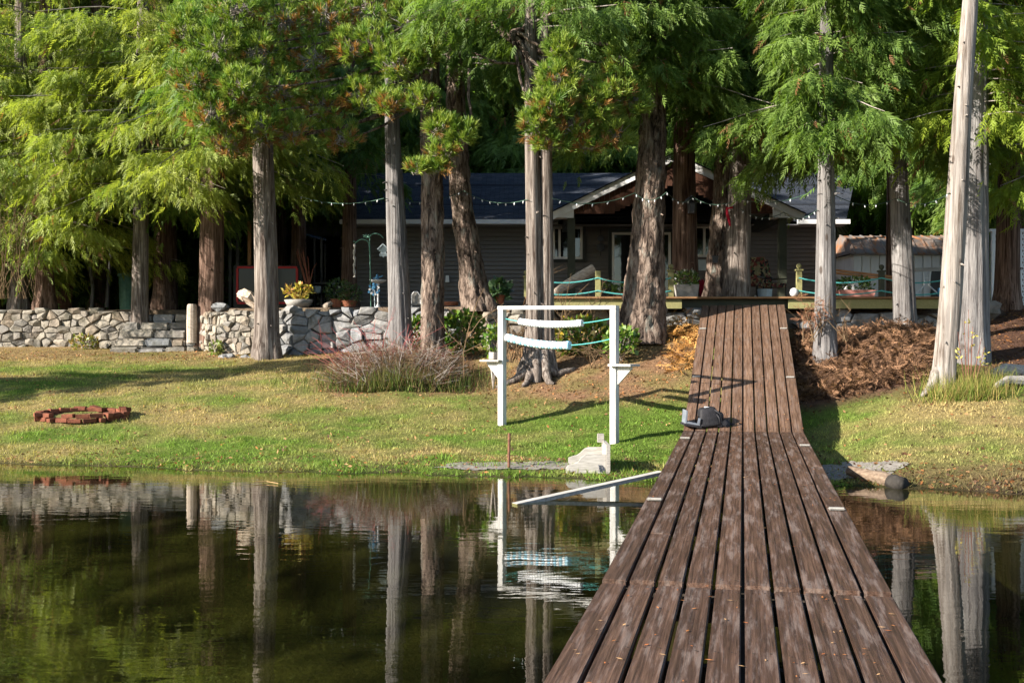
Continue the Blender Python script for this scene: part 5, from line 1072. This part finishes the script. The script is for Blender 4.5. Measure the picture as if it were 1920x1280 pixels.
MB().tube([W(954, 876, 15.0), W(955, 812, 15.15)], .021, 8).obj('iron_stake', M_rust, 'rusty iron stake standing in the gravel strip', 'stake')
def drape(name, label, x0, x1, y0, y1, nx_, ny_, inside, mat):
    xs_ = np.linspace(x0, x1, nx_); ys_ = np.linspace(y0, y1, ny_); X_, Y_ = np.meshgrid(xs_, ys_); X_ = X_.ravel()+RNG.uniform(-.01, .01, X_.size); Y_ = Y_.ravel()+RNG.uniform(-.01, .01, Y_.size)
    ii_ = (np.arange(ny_-1)[:, None]*nx_+np.arange(nx_-1)[None, :]).ravel(); f_ = np.stack([ii_, ii_+1, ii_+nx_+1, ii_+nx_], 1); ok = inside(X_[f_].mean(1), Y_[f_].mean(1)); f_ = f_[ok]
    us, inv = np.unique(f_, return_inverse=True)
    V = np.stack([X_[us], Y_[us], gz(X_[us], Y_[us])+.006+.008*RNG.random(len(us))], 1)
    tag(part(name, V, inv.reshape(f_.shape), mat, None, False), label, None, None, 'structure')
gx0, gx1 = XP(795, 15.2), XP(1070, 15.2)
drape('gravel_strip', 'grey gravel strip of the horseshoe pit beside the water', gx0, gx1, 14.8, 15.75, 90, 28, lambda x, y: np.abs(y-15.25+.0*x) < .27*sm(gx0, gx0+.6, x)+.16*(fbm(x*3, y*3)-.5), M_ash)
# leaning white plank from water to dock
m = MB(); m.bar(Vector((XP(965, 12.2), 12.2, -.02)), Vector((XP(1240, 13.4), 13.4, ZP(886, 13.4))), .11, .045); m.obj('leaning_plank', M_wwood, 'long white plank slanting from the water up to the dock', 'plank')
# log at the right shore, ash patch
cl_ = thing('charred_log', 'charred log lying half in the water right of the dock', 'log', (XP(1650, 13.7), 13.7, .05))
m = MB(); P = [(XP(1600, 14.1), 14.25, .12), (XP(1630, 13.9), 13.95, .10), (XP(1655, 13.7), 13.7, .08), (XP(1672, 13.6), 13.55, .06)]; m.tube(P, [.07, .085, .095, .10], 12); part('log_body', [tuple(Vector(v)+Vector((random.uniform(-.012, .012),)*3)) for v in m.V], m.F, M_brownlog, cl_, True)
m = MB(); P = [(XP(1668, 13.62), 13.58, .062), (XP(1680, 13.55), 13.47, .05), (XP(1690, 13.5), 13.4, .045)]; m.tube(P, [.105, .112, .10], 12); part('burnt_end', [tuple(Vector(v)+Vector((random.uniform(-.015, .015),)*3)) for v in m.V], m.F, M_char, cl_, True)
acx = XP(1575, 14.6); drape('ash_patch', 'pale ash patch on the bank in the dock shadow', acx-.9, acx+.9, 13.9, 15.4, 50, 46, lambda x, y: ((x-acx)/.75)**2+((y-14.6)/.55)**2+1.6*(fbm(x*4, y*4)-.5) < 1, M_ash)
MB().tube([W(478, 903, 13.9)*1, W(500, 902, 13.95), W(522, 906, 13.8)],   .006, 5).obj('floating_reed', M_tan0, 'thin pale reed floating near the left shore', 'reed')

# brick fire ring
fp = thing('fire_ring', 'low ring of loose red bricks on the lawn at the left', 'fire pit', (XP(156, 18.6), 18.6, .45)); cx, cy = XP(156, 18.7), 18.7; bz = g1(cx, cy-.5)+.0
bme = [bevel_box('brick', (.215, .10, .075), .008) for _ in range(4)]
for b_ in bme:
    b_.materials.append(M_brick)
    for v in b_.vertices: v.co += Vector((random.uniform(-.005, .005),)*3)
for ring in range(2):
    nb = 21
    for i in range(nb):
        if ring == 1 and random.random() < .08: continue
        a = 2*math.pi*(i+.5*ring)/nb; x = cx+.74*math.cos(a); y = cy+.46*math.sin(a); end = random.random() < .10
        share('brick', random.choice(bme), fp, (x+random.uniform(-.02, .02), y, g1(x, y)*.35+bz*.65+.06+.078*ring), (random.uniform(-.06, .06), random.uniform(-.06, .06), a+(math.pi/2 if not end else 0)+random.uniform(-.08, .08)))
for i in range(5):
    a = random.uniform(.3, 2.2); share('brick', bme[0], fp, (cx+.74*math.cos(a), cy+.46*math.sin(a), bz+.22), (random.uniform(-.2, .2), random.uniform(-.3, .3), a+1.2))

# ---------------------------------------------------------------- backpack on the dock
K = 16.45; root, a_, d_, up_v, L_ = ramp
s_ = .42; base = a_+d_*.28; fx = lambda px: (XP(px, K)-base.x)
bk = thing('backpack', 'black camera backpack lying open at the foot of the ramp', 'backpack', (XP(1330, K), K-.1, .55)); gzb = lambda dy: .53+.3*(dy)
def pk(nm, V, Fc, mat, smooth=True, sub=2):
    o = part(nm, V, Fc, mat, bk, smooth); md = o.modifiers.new('b', 'BEVEL'); md.width = .045 if nm != 'top_highlight' else .012; md.segments = 3
    return o
def hullbox(c, d, tilt=0, pinch=.8, rz=0):
    m = MB(); m.box(c, d, rz, 0, tilt, pinch); return m.V, m.F
def bp_(px, z, dy=0): return Vector((XP(px, K), K+dy, z))
gb_ = .54
V, Fc = hullbox(bp_(1327, gb_+.15, 0), (.34, .34, .30), R(-8), .72); pk('body', V, Fc, M_bag)
V, Fc = hullbox(bp_(1343, gb_+.12, .02), (.26, .36, .24), R(15), .6); pk('pocket', V, Fc, M_bag)
V, Fc = hullbox(bp_(1356, gb_+.06, .0), (.22, .30, .12), R(12), .7); pk('side_pouch', V, Fc, M_bag)
V, Fc = hullbox(bp_(1328, gb_+.29, .0), (.13, .10, .03), R(5), .9); pk('top_highlight', V, Fc, M_silver2)  # pale plate on the bag's top: a highlight put in as colour
m = MB(); m.prism([bp_(1284, gb_+.06, -.16), bp_(1309, gb_+.025, -.16), bp_(1309, gb_+.05, -.16), bp_(1287, gb_+.09, -.16)], (0, .36, 0)); m.build('flap', M_baggrey, bk)
m = MB(); m.prism([bp_(1282, gb_+.05, -.16), bp_(1285, gb_+.07, -.16), bp_(1286.5, gb_+.25, -.16), bp_(1284, gb_+.26, -.16)], (0, .36, 0)); m.build('flap_edge', M_baggrey, bk)
m = MB(); m.prism([bp_(1279, gb_+.03, -.18), bp_(1312, gb_-.01, -.18), bp_(1312, gb_+.025, -.18), bp_(1281, gb_+.06, -.18)], (0, .40, 0)); m.build('flap_lining', M_bag, bk)
m = MB(); m.bar(bp_(1306, gb_+.06, -.17), bp_(1308, gb_+.14, -.16), .03, .02); m.build('label_patch', M_baggrey, bk)
for q in ((1336, 1352, .19), (1340, 1347, .12)): m = MB(); m.tube([bp_(q[0], gb_+q[2]+.08, -.17), bp_((q[0]+q[1])/2, gb_+q[2]+.03, -.21), bp_(q[1], gb_+q[2]-.08, -.19)], .014, 6); m.build('strap', M_bag, bk, True)
m = MB(); m.tube([bp_(1362, gb_+.05, -.02), bp_(1372, gb_+.03, -.02), bp_(1384, gb_+.02, 0)], [.03, .02, .01], 6); m.build('strap', M_bag, bk, True)

# ---------------------------------------------------------------- shrubs, bracken, grass, litter
def bush(name, label, px, py, Y, r, n_, cols, size=(.09, .16)):
    c = W(px, py, Y); rt = thing(name, label, 'bush', (c.x, c.y, g1(c.x, c.y)))
    m = MB()
    for k in range(16):
        a = random.uniform(0, 6.28); e = c+Vector((math.cos(a)*r[0]*.8, math.sin(a)*r[1]*.8, random.uniform(-.2, .7)*r[2])); b0 = Vector((c.x, c.y, g1(c.x, c.y))); m.tube([b0, b0.lerp(e, .5)+Vector((0, 0, .1)), e], [.012, .009, .005], 4, False)
    m.build('stems', M_twig, rt); blobplant('foliage', None, c, r, n_, cols, parent=rt, size=size)
SAL = [(.08, .16, .02), (.13, .22, .03), (.05, .11, .02), (.22, .26, .05), (.10, .18, .025)]
bush('salal_bush', 'glossy green bush between the rough pine and the leaning fir', 866, 622, 23.9, (.52, .4, .46), 800, SAL)
bush('salal_bush', 'small green leaves showing between the two left trunks of the shrub', 778, 630, 24.2, (.25, .3, .45), 260, SAL)
bush('salal_bush', 'green bush with yellow leaves behind the white frame floats', 1092, 632, 22.3, (.68, .45, .40), 900, SAL+[(.42, .30, .04)])
bush('salal_bush', 'low green leaves at the left foot of the massive fir', 1165, 640, 21.6, (.36, .3, .28), 360, SAL)
bush('salal_bush', 'small green bush behind the left post of the white frame', 925, 640, 21.0, (.18, .2, .30), 170, SAL)
bush('weed_clump', 'pale leafy weed growing at the foot of the left wall', 158, 645, 27.9, (.36, .2, .25), 260, [(.16, .2, .04), (.25, .24, .07), (.3, .2, .08)], (.07, .12))
bush('weed_clump', 'small green weed below the jagged white stones', 405, 655, 26.2, (.15, .15, .22), 140, [(.12, .18, .03), (.2, .22, .06)], (.07, .12))
def twiggy(name, label, px0, px1, Y, h, n_, mats_, seed, lean=.35, rad=(.010, .003), dy=.7, cat='shrub'):
    r = random.Random(seed); root_ = thing(name, label, cat, (XP((px0+px1)/2, Y), Y, g1(XP((px0+px1)/2, Y), Y))); bins = {k: MB() for k in range(len(mats_))}
    cx = XP((px0+px1)/2, Y); hw = (XP(px1, Y)-XP(px0, Y))/2
    for k in range(n_):
        t = r.uniform(-1, 1); x = cx+hw*t*.72; y = Y+r.uniform(-dy, dy); z = g1(x, y); hh = h*(1-.45*t*t)*r.uniform(.3, 1.12); d = Vector((t*lean*1.4+r.gauss(0, .45), r.gauss(0, .4), 1)).normalized()
        p = Vector((x, y, z)); q = p+d*hh*.5; e = p+d*hh+Vector((t*.12+r.gauss(0, .08), r.gauss(0, .08), -.04*h)); m = bins[r.randrange(len(mats_))]
        m.tube([p, q, e], [rad[0], rad[0]*.7, rad[1]], 3, False)
        for j in range(5):
            u = r.uniform(.25, .95); s = p.lerp(e, u); m.tube([s, s+Vector((r.gauss(0, .22), r.gauss(0, .16), r.uniform(-.05, .24)))*h], [rad[1]*1.3, rad[1]*.7], 3, False)
    for k, m in bins.items(): m.build('stems', mats_[k], root_)
    return root_
def blades(pos, cols, h, wid, lean=.5, name='grass', mat=M_blade, parent=None):
    n_ = len(pos); a = RNG.uniform(0, 6.283, n_); side = np.stack([np.cos(a), np.sin(a), np.zeros(n_)], 1)*wid[:, None]/2
    tip = np.stack([RNG.normal(size=n_)*lean, RNG.normal(size=n_)*lean, np.ones(n_)], 1); tip /= np.linalg.norm(tip, axis=1, keepdims=True); tip *= h[:, None]
    V = np.stack([pos-side, pos+side, pos+tip], 1).reshape(-1, 3); Fq = np.arange(len(V)).reshape(-1, 3)
    return part(name, V, Fq, mat, parent, False, np.repeat(cols, 3, 0))
M_tanstem = vary('tan_stem', (.075, .05, .03), (.17, .115, .065), 8, .9, .05, 0, per=0); M_pinkstem = vary('pink_stem', (.10, .038, .03), (.17, .075, .055), 8, .85, .05, 0, per=0)
tg = twiggy('twig_shrub', 'wide tangled shrub of reddish tan twigs and grass on the lawn', 612, 880, 21.6, .95, 620, [M_tanstem, M_pinkstem, M_tanstem, M_twig], 5)
n_ = 7000; px = RNG.normal(745, 68, n_); yy = RNG.uniform(20.8, 22.3, n_); xx = (px-960)/F*yy
cols = np.array([(.07, .12, .025), (.18, .17, .06), (.20, .13, .07), (.11, .15, .035)])[RNG.integers(0, 4, n_)]*RNG.uniform(.6, 1.2, (n_, 1))
blades(np.stack([xx, yy, gz(xx, yy)], 1), cols, RNG.uniform(.2, .62, n_)*(1-.5*np.abs(px-745)/200).clip(.3), RNG.uniform(.010, .02, n_), .35, 'grass_tuft', M_blade, tg)
twiggy('red_osier_shrub', 'thin crimson stems rising above the tan shrub before the grey wall', 610, 800, 22.6, 1.35, 46, [vary('crimson_stem', (.22, .05, .05), (.32, .11, .10), 8, .8, .1, 0, per=0)], 6, .25, (.007, .003), .4)
sap = thing('bare_sapling', 'bare forked sapling leaning right beside the tan shrub', 'sapling', (XP(872, 21.2), 21.2, g1(XP(872, 21.2), 21.2))); m = MB()
m.tube([W(870, 710, 21.2), W(869, 660, 21.2), W(880, 610, 21.2), W(895, 565, 21.2), W(908, 540, 21.2)], [.014, .012, .010, .008, .004], 5); m.tube([W(872, 640, 21.2), W(900, 600, 21.2), W(930, 580, 21.2), W(945, 568, 21.2)], [.011, .009, .007, .004], 5); m.tube([W(870, 660, 21.2), W(900, 645, 21.2), W(925, 622, 21.2)], [.009, .007, .003], 5); m.tube([W(868, 650, 21.2), W(840, 625, 21.2), W(820, 590, 21.2)], [.009, .007, .003], 5); m.build('stems', M_tanstem, sap)
def brambles(label, px0, px1, py0, py1, Y, n_, seed):
    r = random.Random(seed); t = thing('bare_bramble', label, 'bramble', W((px0+px1)/2, py1, Y)); m = MB()
    for k in range(n_):
        p = W(r.uniform(px0, px1), py1, Y+r.uniform(-.3, .3)); q = W(r.uniform(px0-20, px1+20), r.uniform(py0, (py0+py1)/2), Y+r.uniform(-.3, .3)); mid_ = p.lerp(q, .5)+Vector((r.gauss(0, .12), 0, r.uniform(0, .2))); m.tube([p, mid_, q], [.009, .007, .003], 4, False)
        for j in range(3): s = mid_.lerp(q, r.random()); m.tube([s, s+Vector((r.gauss(0, .2), r.gauss(0, .05), r.gauss(.08, .12)))], [.005, .002], 3, False)
    m.build('stems', M_tanstem, t)
brambles('bare arching stems behind the crossbeam of the white frame', 1035, 1130, 500, 640, 22.2, 18, 1); brambles('pale dead stems at the foot of the twin cedar', 940, 985, 590, 680, 21.9, 26, 2)
brambles('thin bare brush stems over the wall at the left edge', -20, 70, 330, 560, 26.2, 30, 3); brambles('wiry stems twined round the trunk right of the ramp', 1505, 1600, 560, 640, 20.1, 14, 4); brambles('dead stems below the green bush behind the frame', 1090, 1180, 640, 690, 21.2, 16, 8)

# dead bracken
n_ = 7500; px = 1490+RNG.random(n_)*270; yy = 18.9+RNG.random(n_)**1.2*3.4; xx = (px-960)/F*yy
hmax = .10+.36*np.exp(-(((px-1660)/85)**2))*sm(18.5, 20.5, yy)*(1-.75*sm(21.2, 22.4, yy))+.18*fbm(xx*1.5, yy*1.5)
z = gz(xx, yy)+RNG.random(n_)*hmax; ax = np.stack([RNG.normal(size=n_), RNG.normal(size=n_)-.3, RNG.normal(size=n_)*.5-.25], 1)
c1, c2 = np.array([.055, .033, .023]), np.array([.29, .165, .095]); g = RNG.random((n_, 1))**1.3; cols = c1*(1-g)+c2*g
V, Fq, C = scatter(np.stack([xx, yy, z], 1), ax, RNG.uniform(.12, .28, n_), cols)
tag(part('dead_bracken', V, Fq, M_dry, None, False, C), 'mass of dead brown bracken fern right of the ramp', 'bracken', None, 'stuff')
n_ = 260; px = 1255+RNG.random(n_)*52; yy = 20.6+RNG.random(n_)*2.6; xx = (px-960)/F*yy; z = gz(xx, yy)+RNG.random(n_)*.22*(yy-19.6)/2
g = RNG.random((n_, 1)); cols = np.array([.20, .085, .025])*(1-g)+np.array([.48, .27, .09])*g
V, Fq, C = scatter(np.stack([xx, yy, z], 1), np.stack([RNG.normal(size=n_), RNG.normal(size=n_)-.3, RNG.normal(size=n_)*.4-.1], 1), RNG.uniform(.16, .34, n_), cols)
tag(part('dead_fern', V, Fq, M_dry, None, False, C), 'golden dead fern fronds left of the ramp top', 'fern', None, 'stuff')
n_ = 90; V, Fq, C = scatter(np.stack([XP(1516, 20.3)+RNG.normal(size=n_)*.12, 20.1+RNG.normal(size=n_)*.1, ZP(590, 20.3)+RNG.normal(size=n_)*.14], 1), RNG.normal(size=(n_, 3))-[0, 0, .6], RNG.uniform(.10, .2, n_), np.tile([.20, .10, .06], (n_, 1))*RNG.uniform(.5, 1.3, (n_, 1)))
tag(part('withered_fern', V, Fq, M_dry, None, False, C), 'curled brown frond hanging on the trunk right of the ramp', 'fern')
# understorey beneath the background trees (shaded leaf mass)
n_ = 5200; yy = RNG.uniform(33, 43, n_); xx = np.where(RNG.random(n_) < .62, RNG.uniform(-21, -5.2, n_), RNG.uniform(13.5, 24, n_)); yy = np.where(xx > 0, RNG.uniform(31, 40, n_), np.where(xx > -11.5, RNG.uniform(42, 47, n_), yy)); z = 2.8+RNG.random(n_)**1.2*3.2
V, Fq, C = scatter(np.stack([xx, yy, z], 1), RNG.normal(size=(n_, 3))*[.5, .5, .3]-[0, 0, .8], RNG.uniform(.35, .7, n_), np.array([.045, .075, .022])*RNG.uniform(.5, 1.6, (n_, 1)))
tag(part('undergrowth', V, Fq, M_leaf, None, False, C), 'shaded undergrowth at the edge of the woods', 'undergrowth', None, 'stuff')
# grass clump and weeds at the bare trunk
gc_ = thing('grass_clump', 'tall grass and yellow weeds at the foot of the bare leaning trunk', 'grass', (XP(1825, 18.2), 18.2, g1(XP(1825, 18.2), 18.2)))
n_ = 2600; px = RNG.normal(1815, 40, n_); yy = RNG.uniform(17.6, 18.6, n_); xx = (px-960)/F*yy
cols = np.array([(.13, .19, .03), (.26, .25, .08), (.36, .27, .10), (.20, .22, .05)])[RNG.integers(0, 4, n_)]*RNG.uniform(.6, 1.2, (n_, 1))
blades(np.stack([xx, yy, gz(xx, yy)], 1), cols, RNG.uniform(.12, .5, n_), RNG.uniform(.008, .016, n_), .38, 'blades', M_blade, gc_)
m = MB(); tips = []
for (a, t, l) in ((1808, 600, 1812), (1816, 580, 1816), (1824, 612, 1820), (1796, 622, 1808), (1840, 634, 1824), (1846, 650, 1830)):
    m.tube([W(l, 715, 18.2), W((a+l)/2, (715+t)/2, 18.2), W(a, t, 18.2)], [.009, .007, .004], 4); tips += [(a, t+random.uniform(4, 60)) for _ in range(6)]
m.build('stems', M_pinkstem, gc_)
pos = np.array([tuple(W(a+random.uniform(-5, 5), b, 18.2)) for a, b in tips]); V, Fq, C = scatter(pos, RNG.normal(size=(len(pos), 3))+[.6, 0, .1], RNG.uniform(.05, .10, len(pos)), np.tile([.42, .36, .08], (len(pos), 1)), [np.array([[0, 0, 0], [.25, .05, -.5], [0, .1, -1.], [-.25, .05, -.5]])]); part('leaves', V, Fq, M_broad, gc_, False, C)
lump('fallen_log', 'grey weathered log lying on the shaded soil at the right edge', 'log', [W(1862, 700, 18.9), W(1885, 694, 19.1), W(1920, 700, 19.2), W(1965, 705, 19.3)], [.07, .13, .15, .14], M_grywood, 9, .15)
lump('fallen_log', 'second grey root-like log in front of the first at the right edge', 'log', [W(1868, 722, 18.0), W(1890, 712, 18.2), W(1925, 714, 18.3), W(1960, 720, 18.4)], [.04, .08, .09, .08], M_grywood, 9, .15)

# lawn blades
n_ = 230000; px = RNG.uniform(-120, 2040, n_); t = RNG.random(n_); yy = 12.6+t**1.15*15.2; xx = (px-960)/F*yy; z = gz(xx, yy)
d = duff(xx, yy); keep = (z > .005) & (yy < wallY(px)-.25) & (RNG.random(n_) > d*.93)
inpit = ((xx-XP(1580, 14.6))**2+(yy-14.6)**2 < .5) & (RNG.random(n_) < .8); pit = (np.abs(yy-15.0) < .2) & (px > 810) & (px < 1140); dkm = np.abs(xx*math.cos(A)-yy*math.sin(A)) < WD/2-.1; ring = ((xx-XP(156, 18.7))/.62)**2+((yy-18.7)/.55)**2 < 1
keep &= ~inpit & ~(pit & (RNG.random(n_) < .9)) & ~dkm & ~ring
xx, yy, z = xx[keep], yy[keep], z[keep]; n_ = len(xx); cols = groundcol(xx, yy, None, True)*RNG.uniform(.5, 1.45, (n_, 1))
tuf = sm(.60, .78, vn(xx*3.1+5, yy*3.1)); shore_t = 1-sm(.02, .12, z)
blades(np.stack([xx, yy, z-.004], 1), cols, RNG.uniform(.02, .06, n_)*(1+1.0*tuf+.6*shore_t), RNG.uniform(.009, .018, n_), .75, 'grass').update_tag()
go2 = bpy.data.objects['grass']; tag(go2, 'short patchy green and straw lawn grass', 'grass', None, 'stuff')
# litter of needles and leaves on the brown soil and lawn
n_ = 60000; px = RNG.uniform(-100, 2040, n_); yy = 12.8+RNG.random(n_)*14; xx = (px-960)/F*yy; z = gz(xx, yy); d = duff(xx, yy); keep = (z > .01) & (RNG.random(n_) < d*.9+.05+.35*sm(.58, .7, fbm(xx*.8+2, yy*1.6))+.30*(z < .12)) & (yy < wallY(px)-.1)
xx, yy, z, px = xx[keep], yy[keep], z[keep], px[keep]; n_ = len(xx); T_ = [np.array([[0, 0, 0], [.22, .08, -.5], [0, .05, -1.], [-.22, -.03, -.5]])]
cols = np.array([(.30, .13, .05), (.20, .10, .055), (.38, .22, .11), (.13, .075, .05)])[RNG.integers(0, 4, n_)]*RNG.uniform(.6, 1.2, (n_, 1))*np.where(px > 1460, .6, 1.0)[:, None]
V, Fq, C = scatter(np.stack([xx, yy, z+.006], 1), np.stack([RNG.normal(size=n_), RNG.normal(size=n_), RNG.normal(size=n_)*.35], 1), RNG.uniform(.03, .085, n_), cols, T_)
tag(part('leaf_litter', V, Fq, M_dry, None, False, C), 'brown fallen needles and leaves on the soil', 'litter', None, 'stuff')
# orange needles on the planks
n_ = 1500; s = np.concatenate([RNG.uniform(3.5, 16, 420), RNG.uniform(16.6, 24, n_-420)]); o_ = RNG.uniform(-.88, .88, n_)
zz = np.interp(s, [0, sY(6.66), sY(16.1), sY(23.5)], [.302, .308, .498, 2.66])+.004
pos = s[:, None]*np.array(U)+o_[:, None]*np.array(N); pos[:, 2] = zz
sl_ = np.where(s > sY(16.1), .285, .018); ang = RNG.uniform(0, 6.283, n_); ax = np.cos(ang)[:, None]*np.array(U)+np.sin(ang)[:, None]*np.array(N); ax[:, 2] += np.cos(ang)*sl_
gapd = np.abs(((o_+.9) % .18)-.09); kp = gapd < .068; pos, ax = pos[kp], ax[kp]; n_ = len(pos)
cols = np.array([(.50, .20, .07), (.55, .33, .16), (.42, .14, .05)])[RNG.integers(0, 3, n_)]*RNG.uniform(.6, 1.1, (n_, 1))
V, Fq, C = scatter(pos, ax, RNG.uniform(.018, .045, n_), cols, [np.array([[0, 0, 0], [.17, .03, -.5], [0, .04, -1.], [-.17, .02, -.5]])], np.tile([0, 0, 1.], (n_, 1))+RNG.normal(size=(n_, 3))*.01)
V[:, 2] = np.maximum(V[:, 2], 0)
tag(part('fallen_needles', V, Fq, M_dry, None, False, C), 'scattered orange needles and leaf bits on the dock planks', 'litter', None, 'stuff')
print('crown tris', NTRI[0], 'objects', len(bpy.data.objects), 'tris', sum(len(me.loops)-2*len(me.polygons) for me in bpy.data.meshes))
